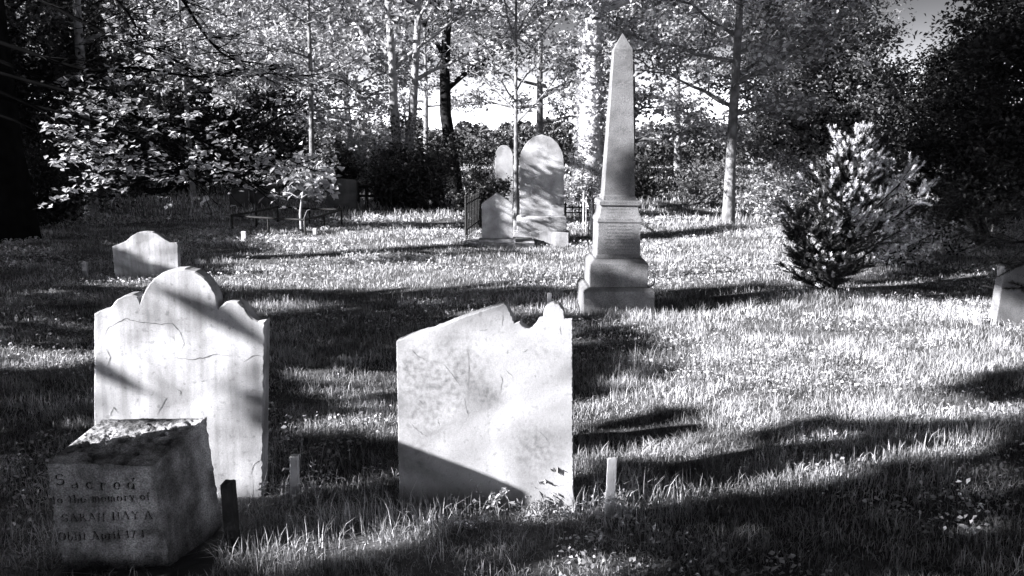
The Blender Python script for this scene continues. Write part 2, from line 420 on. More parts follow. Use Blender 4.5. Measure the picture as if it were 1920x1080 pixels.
# --- big round-topped headstone on the left
def big_headstone():
    Mw = plane_matrix(335, 940, 3.80, rz=0.0, roll=math.radians(1.5))
    e = empty('headstone', None, 'tall headstone with a big round head between scrolled shoulders, behind the inscribed block', 'headstone', 'headstones in the graveyard', Mw)
    out = [(176, 1010), (176, 588), (186, 583), (203, 580), (210, 573), (220, 561), (236, 553), (248, 552), (257, 556), (262, 570),
           (266, 556), (274, 540), (287, 524), (305, 511), (325, 505), (345, 504), (365, 509), (383, 520), (397, 537), (405, 556), (409, 580),
           (414, 574), (422, 567), (433, 564), (445, 566), (455, 573), (464, 586), (474, 597), (484, 602), (497, 601), (491, 1000)]
    slab('slab', in_plane(Mw, out), 0.085, M['marble'], e, seed=3, edge=.005)
    cracks(Mw, [[(192, 636), (202, 615), (222, 604), (236, 597), (258, 603), (300, 608), (322, 606), (338, 622), (345, 645), (334, 668)],
                [(330, 671), (360, 674), (385, 670), (402, 664), (435, 667)], [(455, 680), (475, 666), (495, 668)],
                [(200, 655), (207, 668), (202, 686)], [(332, 728), (340, 736), (336, 742)], [(295, 778), (303, 762), (312, 747), (306, 743)],
                [(206, 780), (214, 764), (222, 775)], [(490, 860), (476, 872), (470, 890)], [(378, 716), (384, 712)], [(270, 800), (282, 797)]], e, 0.0026, M['crack_pale'])
    FOOT.append((-1.95, -1.05, 3.76, 3.92))
big_headstone()

# --- broken headstone in the middle
def broken_headstone():
    Mw = plane_matrix(910, 962, 3.62, rz=math.radians(-4))
    e = empty('headstone', None, 'bright white headstone, top broken off in a rising slant, small knob at its right', 'headstone', 'headstones in the graveyard', Mw)
    out = [(750, 1030), (743, 640), (752, 636), (780, 626), (800, 620), (813, 618), (820, 613), (826, 612), (850, 602), (885, 589), (915, 579), (944, 570), (950, 573),
           (955, 583), (960, 594), (964, 606), (975, 603), (977, 609), (983, 614), (991, 617), (999, 615), (1006, 608), (1010, 600), (1018, 598), (1019, 590),
           (1021, 581), (1027, 573), (1038, 569), (1050, 573), (1057, 582), (1059, 597), (1073, 598), (1076, 1030)]
    slab('slab', in_plane(Mw, out), 0.07, M['marble_white'], e, seed=5, edge=.003, rough=.0016, step=.006)
    cracks(Mw, [[(773, 656), (782, 667), (797, 675)], [(832, 683), (846, 700), (862, 722)], [(877, 650), (879, 690), (877, 730)], [(943, 590), (942, 612)],
                [(938, 700), (942, 715), (937, 738)], [(768, 792), (782, 806), (800, 818)], [(1050, 612), (1052, 628)], [(1008, 806), (1022, 818), (1030, 832)],
                [(950, 695), (962, 706)], [(1004, 703), (1003, 707)], [(785, 750), (792, 756)], [(820, 785), (824, 797)], [(952, 655), (951, 664)],
                [(870, 745), (878, 780)], [(900, 620), (914, 618)], [(980, 660), (990, 655)]], e, 0.0016, M['crack_pale'])
    FOOT.append((-0.55, 0.30, 3.58, 3.74))
broken_headstone()

# --- off the left edge of the picture: an added slab cut to throw the shadow across the broken one
def shadow_slab():
    Y = 2.78
    def back(px, py):
        p = at(px, py, 3.62); t = (3.62 - Y) / -TO_SUN[1]; q = p + TO_SUN * t; return q
    a = back(742, 832); b = back(1000, 925); sl = (a[2] - b[2]) / (a[0] - b[0])
    Mw = Matrix.Translation((a[0], Y, 0))
    e = empty('headstone', None, 'unseen slab added to cast a slanting shadow, just beyond the left of the picture', 'headstone', 'headstones in the graveyard', Mw)
    L = lambda x: a[2] + sl * (x - a[0])
    x0 = a[0] - .06; x1 = b[0] + .02
    out = [(x0 - a[0], -.2), (x0 - a[0], L(x0) - .03), (x0 - a[0] + .03, L(x0 + .03)), (x1 - .02 - a[0], L(x1 - .02)), (x1 - a[0], L(x1) - .02), (x1 - a[0], -.2)]
    slab('slab', out, 0.08, M['grave'], e, seed=8)
    FOOT.append((x0, x1, Y, Y + .08))
shadow_slab()

# --- the inscribed block in the left foreground
def block():
    Yf = 3.16
    bl = at(122, 1078, Yf - .03); br = at(322, 1080, Yf - .03)
    tl = at(88, 868, Yf - .06); tr = at(289, 872, Yf - .06)
    tbr = at(386, 783, Yf + .30); tbl = at(192, 786, Yf + .32)
    bbr = at(418, 985, Yf + .30); bbl = bl + (bbr - br)
    org = (bl + br) / 2
    e = empty('inscribed_block', tuple(org), 'dark leaning stone block with worn carved lettering on its front and a pitted sloping top', 'gravestone block')
    X = Vector((tr + br - tl - bl) / 2).normalized(); Z = Vector((tl + tr - bl - br) / 2).normalized(); Nn = X.cross(Z).normalized()
    SEG = []      # carved strokes: x0, z0, x1, z1, half width, in metres on the face
    def carve(txt, px, py, size, sx=1.0, rot=0.0, gap=.16, width=None):
        if width: sx = width / (size * sum(GLYPH[c_][0] + gap for c_ in txt))
        d = Vector(ray(px, py)); o3 = Vector((0, 0, CAMZ)); t = (Vector(bl) - o3).dot(Nn) / d.dot(Nn); p = o3 + d * t - Vector(bl)
        x = 0.0; ox, oz = p.dot(X), p.dot(Z); c_, s_ = math.cos(rot), math.sin(rot)
        for ch in txt:
            w, st = GLYPH[ch]
            for k in st:
                if k[0] == 'l': pts = [(k[1], k[2], k[5]), (k[3], k[4], k[5])]
                else:
                    _, cx, cy, rx, ry, a0, a1, wt = k; pts = []
                    for i in range(11):
                        a_ = math.radians(a0 + (a1 - a0) * i / 10); pts.append((cx + rx * math.cos(a_), cy + ry * math.sin(a_), max(.035, wt * abs(math.cos(a_)))))
                for (xa, ya, wa), (xb, yb, wb) in zip(pts[:-1], pts[1:]):
                    q = [((x + xx * sx) * size, yy * size) for xx, yy in ((xa, ya), (xb, yb))]
                    q = [(ox + u_ * c_ - v_ * s_, oz + u_ * s_ + v_ * c_) for u_, v_ in q]
                    SEG.append((*q[0], *q[1], (wa + wb) / 2 * size * 1.25))
            x += (w + gap) * sx
    def v(x, lo=0, hi=1, s=1): return [('l', x, lo, x, hi, .075)] + ([('l', x - .11, lo, x + .11, lo, .03)] if s in (1, 2) else []) + ([('l', x - .11, hi, x + .11, hi, .03)] if s in (1, 3) else [])
    xh = .62
    GLYPH = {' ': (.25, []), '.': (.1, [('l', .05, .05, .07, .05, .07)]),
        'S': (.55, [('a', .27, .74, .22, .25, 20, 270, .08), ('a', .27, .25, .24, .25, 90, -160, .08)]), 'a': (.42, [('a', .2, .17, .17, .17, 0, 360, .07), ('l', .38, 0, .38, .45, .07), ('a', .22, .45, .16, .16, 0, 150, .06)]),
        'c': (.4, [('a', .22, .31, .2, .31, 45, 315, .08)]), 'r': (.36, v(.12, 0, xh) + [('a', .28, .45, .14, .16, 30, 150, .05)]),
        'e': (.42, [('a', .22, .31, .2, .31, 0, 320, .08), ('l', .04, .33, .42, .33, .03)]), 'd': (.5, [('a', .2, .31, .18, .31, 0, 360, .07)] + v(.42, 0, 1)),
        't': (.32, v(.14, 0, .85, 2) + [('l', 0, xh, .3, xh, .03)]), 'o': (.45, [('a', .22, .31, .2, .31, 0, 360, .085)]),
        'h': (.52, v(.12, 0, 1) + v(.42, 0, .42, 2) + [('a', .27, .42, .15, .2, 0, 180, .05)]), 'm': (.78, v(.1, 0, xh) + v(.38, 0, .42, 2) + v(.66, 0, .42, 2) + [('a', .24, .42, .14, .2, 0, 180, .05), ('a', .52, .42, .14, .2, 0, 180, .05)]),
        'y': (.45, [('l', .06, xh, .24, 0, .07), ('l', .42, xh, .14, -.28, .035), ('l', 0, xh, .16, xh, .03)]), 'f': (.32, v(.14, 0, .8, 2) + [('a', .26, .8, .12, .2, 40, 180, .06), ('l', 0, xh, .3, xh, .03)]),
        'A': (.68, [('l', .32, 1, .08, 0, .04), ('l', .32, 1, .58, 0, .09), ('l', .17, .35, .47, .35, .03), ('l', 0, 0, .18, 0, .03), ('l', .46, 0, .7, 0, .03)]),
        'R': (.66, v(.14, 0, 1) + [('a', .25, .75, .2, .25, -90, 90, .08), ('l', .14, 1, .25, 1, .03), ('l', .14, .5, .27, .5, .03), ('l', .3, .5, .58, 0, .08)]),
        'H': (.74, v(.14, 0, 1) + v(.58, 0, 1) + [('l', .14, .5, .58, .5, .03)]), 'Y': (.66, [('l', .08, 1, .33, .5, .08), ('l', .6, 1, .33, .5, .035)] + v(.33, 0, .5, 2)),
        'O': (.7, [('a', .34, .5, .32, .5, 0, 360, .1)]), 'b': (.5, v(.1, 0, 1, 3) + [('a', .28, .31, .18, .31, 0, 360, .07)]), 'i': (.24, v(.12, 0, xh) + [('l', .11, .84, .13, .84, .07)]),
        'p': (.5, v(.1, -.3, xh) + [('a', .28, .31, .18, .31, 0, 360, .07)]), 'l': (.24, v(.12, 0, 1)), '1': (.3, v(.14, 0, .9, 2) + [('l', .02, .75, .14, .9, .03)]), '7': (.45, [('l', .04, .88, .42, .88, .05), ('l', .42, .88, .18, 0, .07)])}
    for ch, px, py, r in (('S', 106, 911, .12), ('a', 134, 916, .06), ('c', 162, 918, .03), ('r', 187, 919, 0), ('e', 213, 918, -.04), ('d', 239, 917, -.06)): carve(ch, px, py, .042, 1.25, r)
    carve('to the memory of', 98, 945, .031, width=.37); carve('SARAH HAY A', 116, 979, .029, width=.345); carve('Obiit April 17 1', 110, 1014, .032, width=.33)
    SEG = np.array(SEG)
    def carve_depth(P):      # 0..1 how deep the chisel went, from the distance to the nearest stroke
        Q = P - bl; gx = Q @ np.array(X); gzz = Q @ np.array(Z); D = np.full(gx.shape, 9.0)
        for x0, z0, x1, z1, hw in SEG:
            dx, dz = x1 - x0, z1 - z0; t = np.clip(((gx - x0) * dx + (gzz - z0) * dz) / (dx * dx + dz * dz + 1e-12), 0, 1)
            D = np.minimum(D, np.hypot(gx - x0 - t * dx, gzz - z0 - t * dz) - hw)
        return D
    def face(c00, c10, c11, c01, nrm, amp, n=70, pit=0.0, letters=False):
        if letters: n = 340
        u, v_ = np.meshgrid(np.linspace(0, 1, n), np.linspace(0, 1, n)); u = u[..., None]; v_ = v_[..., None]
        P = (c00 * (1 - u) + c10 * u) * (1 - v_) + (c01 * (1 - u) + c11 * u) * v_
        edge = ((4 * u * (1 - u)).clip(0, .35) / .35 * (4 * v_ * (1 - v_)).clip(0, .35) / .35)
        d = np.zeros(P.shape[:2])
        step = 1
        for i in range(n):
            for j in range(n):
                q = Vector(P[i, j])
                d[i, j] = mnoise.fractal(q * 14, 1.0, 2.0, 4) * amp
                if pit:
                    c = mnoise.noise(Vector((q.x * 26, q.y * 34, 3.3))) + .5 * mnoise.noise(Vector((q.x * 60, q.y * 90, 1.3)))
                    d[i, j] -= pit * min(.6, max(0, c - .12)) * 2
        rec = np.zeros(P.shape[:2])
        if letters:
            worn = np.array([[mnoise.noise(Vector(P[i, j]) * 22 + Vector((3, 1, 7))) for j in range(0, n, 6)] for i in range(0, n, 6)])
            worn = np.repeat(np.repeat(worn, 6, 0), 6, 1)[:n, :n]
            jig = np.array([[mnoise.noise(Vector(P[i, j]) * 160) for j in range(n)] for i in range(n)]) * .0009
            rec = np.clip(.5 - (carve_depth(P) + jig) / .003, 0, 1) * np.clip(1.25 + worn * 1.4, 0.3, 1)
        P = P + np.array(nrm) * d[..., None] * edge - np.array(nrm) * (rec * .006)[..., None]
        for i in range(n):
            for j in range(n):
                if i in (0, n - 1) or j in (0, n - 1):
                    q = Vector(P[i, j]); c = 0.008 * mnoise.fractal(q * 22, 1.0, 2.0, 3) - .003
                    P[i, j] += np.array([c * 1.0, c * .6, c])
        i = np.arange(n - 1)[:, None] * n + np.arange(n - 1)[None, :]
        Fq = np.stack([i, i + 1, i + n + 1, i + n], -1).reshape(-1, 4)
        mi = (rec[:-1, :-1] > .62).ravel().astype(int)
        return P.reshape(-1, 3) - org, Fq, mi
    Vs = []; Fs = []; b = 0; MI = []
    for (c, nr, amp, pit) in (((bl, br, tr, tl), (0, -1, 0), .006, 0), ((tl, tr, tbr, tbl), (0, 0, 1), .008, .016), ((br, bbr, tbr, tr), (1, 0, 0), .007, 0), ((bbl, bl, tl, tbl), (-1, 0, 0), .006, 0), ((bbr, bbl, tbl, tbr), (0, 1, 0), .004, 0)):
        V, Fq, mi = face(*c, nr, amp, n=110 if pit else 60, pit=pit, letters=nr == (0, -1, 0)); Vs.append(V); Fs.append(Fq + b); b += len(V); MI.append(mi)
    link_mesh('stone', np.concatenate(Vs), [np.concatenate(Fs)], [M['sandstone'], M['carved']], e, mat_idx=np.concatenate(MI), smooth=True)
    FOOT.append((-1.75, -1.12, 3.02, 3.6))
block()

# --- the obelisk
def obelisk():
    c = ground(1151, 577); c[2] = float(gz(c[0], c[1]))
    e = empty('obelisk', tuple(c), 'tall grey granite obelisk on a stepped pedestal, tapering to a point', 'obelisk')
    e.rotation_euler = (0, math.radians(0.7), math.radians(1.5))
    def prof(name, rings, m, bevel=0.006):
        pb = Poly(); vs = []; fs = []
        for w, z in rings:
            for a, b in ((-1, -1), (1, -1), (1, 1), (-1, 1)): vs.append((a * w / 2, b * w / 2, z))
        fs.append((3, 2, 1, 0)); n = len(rings)
        for k in range(n - 1):
            for i in range(4): j = (i + 1) % 4; fs.append((4 * k + i, 4 * k + j, 4 * k + 4 + j, 4 * k + 4 + i))
        if rings[-1][0] > 0: fs.append(tuple(4 * (n - 1) + i for i in range(4)))
        pb.add(vs, fs); return pb.build(name, m, e, bevel=bevel)
    prof('lower_base', [(.655, -.15), (.655, .215), (.58, .245)], M['granite'])
    prof('upper_base', [(.535, .246), (.535, .465), (.46, .505)], M['granite'])
    prof('die', [(.42, .506), (.42, .525), (.395, .545), (.395, .83), (.415, .845), (.405, .87), (.37, .90), (.352, .945), (.345, .99), (.38, .995), (.385, 1.03), (.36, 1.04)], M['granite'], .004)
    prof('shaft', [(.30, 1.041), (.30, 1.075), (.283, 1.085), (.166, 2.40), (.002, 2.545)], M['granite'], .004)
    # recessed rows of worn lettering on the die and low on the shaft
    pb = Poly(); rnd = random.Random(2)
    for k in range(13):
        z = .955 - k * .031; hw = .15; yf = -(.1795 if k < 2 else .20) - .0008
        if 2 <= k < 4: yf = -.2085
        x = -hw + rnd.uniform(0, .04); end = hw - rnd.uniform(0, .05)
        while x < end:
            w = rnd.uniform(.006, .011); h = rnd.uniform(.009, .013)
            if rnd.random() > .18: pb.add([(x, yf, z), (x + w * .55, yf, z), (x + w * .7, yf, z + h), (x + w * .1, yf, z + h)], [(0, 1, 2, 3)])
            x += w * 1.45
    pb.build('inscription', M['dark_stone'], e)
    FOOT.append((c[0] - .33, c[0] + .33, c[1] - .33, c[1] + .33))
obelisk()

# --- small ogee-topped stone on the left, in the grass
def small_ogee():
    Mw = plane_matrix(275, 522, None, rz=math.radians(3), roll=math.radians(-1.5))
    e = empty('headstone', None, 'small pale headstone with a curved ogee top, dappled, alone in the shaded grass', 'headstone', 'headstones in the graveyard', Mw)
    out = [(218, 545), (210, 462), (222, 458), (236, 452), (246, 443), (258, 436), (270, 434), (285, 435), (297, 440), (308, 448), (320, 455), (331, 455), (333, 458), (336, 545)]
    slab('slab', in_plane(Mw, out), 0.09, M['grave'] if 0 else M['marble'], e, seed=9)
    p = ground(275, 522); FOOT.append((p[0] - .4, p[0] + .4, p[1] - .02, p[1] + .12))
small_ogee()

# --- the group behind: pointed stone, tall stone, fallen fragment
def pointed():
    Mw = plane_matrix(932, 455, 13.2)
    e = empty('headstone', None, 'small headstone with a pointed gable top in front of the tall round-topped stone', 'headstone', 'headstones in the graveyard', Mw)
    slab('slab', in_plane(Mw, [(904, 447), (903, 384), (905, 380), (932, 361), (959, 380), (961, 384), (962, 447)]), 0.10, M['grave'], e, seed=11)
    z = in_plane(Mw, [(898, 447), (967, 462)])
    pb = Poly(); pb.box(((z[0][0] + z[1][0]) / 2, .03, (z[0][1] + z[1][1]) / 2 - .06), (z[1][0] - z[0][0], .26, z[0][1] - z[1][1] + .12)); pb.build('plinth', M['grave'], e, bevel=.01)
pointed()
def tall():
    Mw = plane_matrix(1018, 450, 14.0)
    e = empty('headstone', None, 'tallest round-topped headstone on a stepped base, streaked with branch shadows', 'headstone', 'headstones in the graveyard', Mw)
    slab('slab', in_plane(Mw, [(975, 404), (974, 300), (977, 286), (986, 269), (999, 257), (1016, 252), (1033, 257), (1046, 269), (1055, 286), (1057, 300), (1058, 404)]), 0.13, M['grave'], e, seed=12, rough=.003)
    a = in_plane(Mw, [(969, 404), (1062, 434)]); b = in_plane(Mw, [(963, 434), (1068, 456)])
    pb = Poly(); pb.box(((a[0][0] + a[1][0]) / 2, .06, (a[0][1] + a[1][1]) / 2), (a[1][0] - a[0][0], .26, a[0][1] - a[1][1] - .004), cham=.03); pb.build('plinth', M['grave'], e, bevel=.008)
    pb = Poly(); pb.box(((b[0][0] + b[1][0]) / 2, .06, (b[0][1] + b[1][1]) / 2 - .05), (b[1][0] - b[0][0], .36, b[0][1] - b[1][1] + .1)); pb.build('base', M['grave'], e, bevel=.01)
tall()
def fragment():
    Mw = plane_matrix(1030, 463, 13.1, rz=math.radians(5), back=math.radians(-12))
    o = slab('stone_fragment', in_plane(Mw, [(992, 436), (1003, 432), (1066, 436), (1066, 464), (1045, 463), (1020, 452), (1000, 447)]), 0.07, M['marble'], None, seed=13, step=.02, rough=.004)
    o.matrix_world = Mw; tag(o, 'broken pale slab fragment tapering to the left, propped at the foot of the tall stone', 'stone fragment')
fragment()
def flat_slab():
    a = ground(985, 461); o = Poly(); 
    pts = [ground(868, 460), ground(895, 452), ground(1000, 452), ground(1003, 463), ground(930, 466)]
    vs = [(p[0] - a[0], p[1] - a[1], h) for h in (-.05, .07) for p in pts]; n = 5
    o.add(vs, [tuple(reversed(range(n))), tuple(range(n, 2 * n))] + [(i, (i + 1) % n, n + (i + 1) % n, n + i) for i in range(n)])
    s = o.build('ledger_slab', M['marble'], None, bevel=.01); s.location = (a[0], a[1], 0)
    tag(s, 'pale flat ledger slab lying in the grass under the pointed headstone', 'grave slab')
flat_slab()
def far_round():
    Mw = plane_matrix(946, 400, 19.5)
    o = slab('headstone', in_plane(Mw, [(928, 400), (928, 292), (930, 284), (934, 277), (939, 273), (945, 272), (951, 273), (956, 277), (960, 284), (962, 292), (962, 400)]), 0.1, M['marble_white'], None, seed=14, step=.03)
    o.matrix_world = Mw; tag(o, 'white round-topped headstone far behind, half hidden by the holly bush left of the slender trunk', 'headstone', 'headstones in the graveyard')
far_round()

# --- stone cut off by the right edge
def right_stone():
    Mw = plane_matrix(1905, 617, None, rz=math.radians(6), roll=math.radians(5))
    e = empty('headstone', None, 'grey leaning headstone cut by the right edge of the picture, spruce sprigs before it', 'headstone', 'headstones in the graveyard', Mw)
    slab('slab', in_plane(Mw, [(1868, 640), (1866, 612), (1878, 540), (1886, 500), (1896, 492), (1930, 484), (1965, 480), (2000, 492), (2008, 640)]), 0.10, M['granite'], e, seed=15)
    p = ground(1905, 617); FOOT.append((p[0] - .2, p[0] + .6, p[1] - .1, p[1] + .15))
right_stone()

# --- dark slabs in the shade at the back
for i, (x0, x1, y0, y1, lab, round_) in enumerate((
        (612, 668, 335, 393, 'dark square headstone in deep shade right of the leafy sapling', 0), (468, 520, 345, 388, 'dark low headstone in shade behind the iron rail enclosure', 1),
        (255, 305, 338, 352, 'low grey kerb stone in the shade far left of the bench', 0), (182, 215, 342, 362, 'small square grave marker in shade beside the grey post-like trunk', 0),
        (430, 462, 352, 390, 'narrow dark headstone in shade behind the left of the iron rails', 1))):
    Mw = plane_matrix((x0 + x1) / 2, y1, None)
    pts = [(x0, y1 + 4), (x0, y0 + (6 if round_ else 3))] + ([((x0 * 3 + x1) / 4, y0 + 1), ((x0 + x1) / 2, y0), ((x0 + x1 * 3) / 4, y0 + 1)] if round_ else [((x0 + x1) / 2, y0)]) + [(x1, y0 + (6 if round_ else 3)), (x1, y1 + 4)]
    o = slab('headstone', in_plane(Mw, pts), 0.14, M['dark_stone'], None, seed=20 + i, step=.04); o.matrix_world = Mw
    tag(o, lab, 'headstone', 'headstones in the graveyard')

# ------------------------------------------------------------------ stakes and little markers
def stake(px0, px1, top, bot, m, label, depth=.03, worn=0.0, lean=0.0, name='stake', cat='stake', Y=None, seed=0):
    p = ground((px0 + px1) / 2, bot) if Y is None else at((px0 + px1) / 2, bot, Y)
    Mw = plane_matrix((px0 + px1) / 2, bot, float(p[1])) @ Matrix.Rotation(lean, 4, 'Y')
    w = (px1 - px0) / F * p[1]; h = in_plane(Mw, [((px0 + px1) / 2, top)])[0][1]
    rnd = random.Random(seed)
    pts = [(-w / 2, -.12), (-w / 2, h * .98)]
    for k in range(1, 6): pts.append((-w / 2 + w * k / 6, h + rnd.uniform(-1, 1) * worn))
    pts += [(w / 2, h * .99), (w / 2, -.12)]
    o = slab(name, pts, depth, m, None, step=.01, rough=.0006, edge=.002, seed=seed); o.matrix_world = Mw
    tag(o, label, cat, 'stakes and plot markers in the grass'); return o
stake(543, 559, 856, 935, M['white_stake'], 'white round-cornered stake in weeds just right of the tall pale headstone', .035, .002, .03, seed=1, Y=3.72)
stake(422, 446, 908, 1046, M['wood_dark'], 'dark square post standing right of the inscribed block', .05, .001, -.02, seed=2)
stake(1134, 1153, 859, 940, M['white_stake'], 'white flat stake with a splintered top right of the broken headstone', .012, .003, .03, seed=3, Y=3.56)
stake(1026, 1034, 549, 600, M['white_stake'], 'thin white stake behind the knob of the broken headstone', .02, .001, 0, seed=4)
stake(155, 164, 491, 517, M['grave'], 'short grey stake in shaded grass left of the small ogee headstone', .04, .002, 0, seed=5)
stake(453, 461, 434, 456, M['white_stake'], 'short white stake in front of the left post of the iron rails', .04, .002, 0, seed=6)
stake(587, 594, 428, 440, M['white_stake'], 'stubby white marker in front of the sapling stem', .05, .003, 0, seed=7)
stake(647, 651, 431, 441, M['white_stake'], 'tiny white marker right of the iron rails', .04, .003, 0, seed=8)
stake(713, 718, 431, 441, M['white_stake'], 'tiny white marker alone in the sunny lawn left of the iron railing', .05, .003, 0, seed=9)
stake(1829, 1841, 590, 618, M['grave'], 'small square grave marker just left of the stone at the right edge', .06, .003, 0, seed=10)
stake(1484, 1489, 545, 560, M['white_stake'], 'tiny pale peg left of the foot of the spruce', .02, .002, 0, seed=11)

# small looped handle of pale metal beside the obelisk's base
def loop():
    p = ground(1218, 562); pts = []
    for k in range(15):
        a = math.pi * (0.15 + 1.45 * k / 14); pts.append((.045 * math.cos(a) , .01 * math.sin(3 * a), .19 + .06 * -math.sin(a) ))
    pts = [(-.06, 0, .24)] + [(-.045 * math.cos(math.pi * k / 10), 0, .19 - .055 * math.sin(math.pi * k / 10)) for k in range(11)] + [(.05, 0, .26), (.02, 0, .275)]
    pb = Poly(); pb.tube(pts, [.009] * len(pts), 6); pb.tube([(0, 0, -.05), (0, 0, .14)], [.008, .008], 5)
    o = pb.build('wire_loop', M['white_stake'], None, smooth=True); o.location = (p[0], p[1], 0)
    tag(o, 'small pale wire loop standing at the right of the obelisk base', 'wire loop')
loop()

# low iron rails round a plot
def rail_enclosure():
    org = ground(540, 430)
    e = empty('iron_rail_enclosure', (org[0], org[1], 0), 'low iron rail enclosure around a plot at the foot of the leafy sapling', 'iron rails')
    cs = [ground(434, 437), ground(520, 421), ground(640, 423), ground(572, 441)]; h = .30
    tops = [at(434, 404, cs[0][1]), at(520, 388, cs[1][1]), at(640, 393, cs[2][1]), at(572, 412, cs[3][1])]
    O = Vector((org[0], org[1], 0))
    for i in range(4):
        a = Vector(tops[i]) - O; b = Vector(tops[(i + 1) % 4]) - O
        pb = Poly(); pb.tube([a, a.lerp(b, .33) - Vector((0, 0, .008)), a.lerp(b, .66) - Vector((0, 0, .008)), b], [.02] * 4, 6); pb.build('rail', M['iron'], e, smooth=True)
        pb = Poly(); g = Vector((a.x, a.y, -.1)); pb.tube([g, a, a + Vector((0, 0, .02))], [.022, .018, .012], 6); pb.build('post', M['iron'], e)
        mid = a.lerp(b, .5); pb = Poly(); pb.tube([Vector((mid.x, mid.y, -.1)), mid], [.016, .014], 6); pb.build('post', M['iron'], e)
    for px, y0, y1 in ((482, 358, 425),):
        q = ground(px, y1); t = Vector(at(px - 4, y0, q[1])) - O; pb = Poly(); pb.tube([Vector((q[0] - O.x, q[1] - O.y, -.1)), t, t + Vector((0, 0, .03))], [.02, .016, .004], 6); pb.build('post', M['iron'], e)
rail_enclosure()

def railing(A, B, h, n, label, m):
    A = Vector((A[0], A[1], 0)); B = Vector((B[0], B[1], 0))
    e = empty('iron_railing', tuple(A), label, 'railing', 'iron railings around the old graves')
    D = B - A
    for z in (.12, h * .82):
        pb = Poly(); pb.tube([Vector((0, 0, z)), D + Vector((0, 0, z))], [.014, .014], 4); pb.build('rail', m, e)
    for i in range(n + 1):
        p = D * (i / n); r = .024 if i in (0, n) else .011; hh = h + (.05 if i in (0, n) else 0)
        pb = Poly(); pb.tube([p + Vector((0, 0, -.05)), p + Vector((0, 0, hh - .06)), p + Vector((0, 0, hh - .05)), p + Vector((0, 0, hh))], [r, r, r * 1.7, .002], 6)
        pb.build('post' if i in (0, n) else 'picket', m, e)
railing(ground(874, 446), ground(900, 425), .66, 9, 'dark iron railing of spiked pickets left of the pointed headstone', M['iron'])
railing(ground(1109, 452), ground(1094, 428), .62, 3, 'pale iron railing between the tall headstone and the obelisk', M['iron_pale'])
railing(ground(1060, 410), ground(1112, 410), .28, 4, 'low dark iron railing behind the tall headstone, reaching toward the obelisk', M['iron'])

def wood_fence():
    A = ground(672, 386); B = ground(772, 388); O = Vector((A[0], A[1], 0)); D = Vector((B[0] - A[0], B[1] - A[1], 0))
    e = empty('rail_fence', tuple(O), 'dark wooden rail fence seen against bright ground in front of the dark bushes', 'fence')
    for z in (.24, .47):
        pb = Poly(); pb.tube([Vector((0, 0, z)), D + Vector((0, 0, z))], [.035, .035], 4); pb.build('rail', M['wood_dark'], e)
    for t in (0, .16, .34, .44, .53, .62, .78, 1):
        p = D * t; pb = Poly(); pb.box((p.x, p.y, .22), (.07, .07, .64), taper=.9); pb.build('post', M['wood_dark'], e)
wood_fence()

def bench():
    c = ground(372, 364); e = empty('garden_bench', (c[0], c[1], 0), 'dark bench with curved iron legs in the shade under the left trees', 'bench')
    w = 0.95
    for i in range(4):
        pb = Poly(); pb.box((0, -.2 + i * .11, .43), (w, .085, .03)); pb.build('seat_slat', M['wood_dark'], e)
    for i in range(3):
        pb = Poly(); pb.box((0, .24 + .02 * i, .55 + i * .11), (w, .025, .08)); pb.build('back_slat', M['wood_dark'], e)
    for s in (-1, 1):
        x = s * w * .44
        pb = Poly(); pb.tube([(x, -.24, -.05), (x, -.2, .18), (x, -.06, .26), (x, .08, .26), (x, .2, .18), (x, .26, -.05)], [.03] * 6, 6)
        pb.tube([(x, -.2, .41), (x, -.24, .28), (x, -.06, .26)], [.02] * 3, 6); pb.tube([(x, .1, .26), (x, .2, .42), (x, .3, .85)], [.025] * 3, 6); pb.build('leg', M['iron'], e, smooth=True)
bench()
def bench2():
    pass

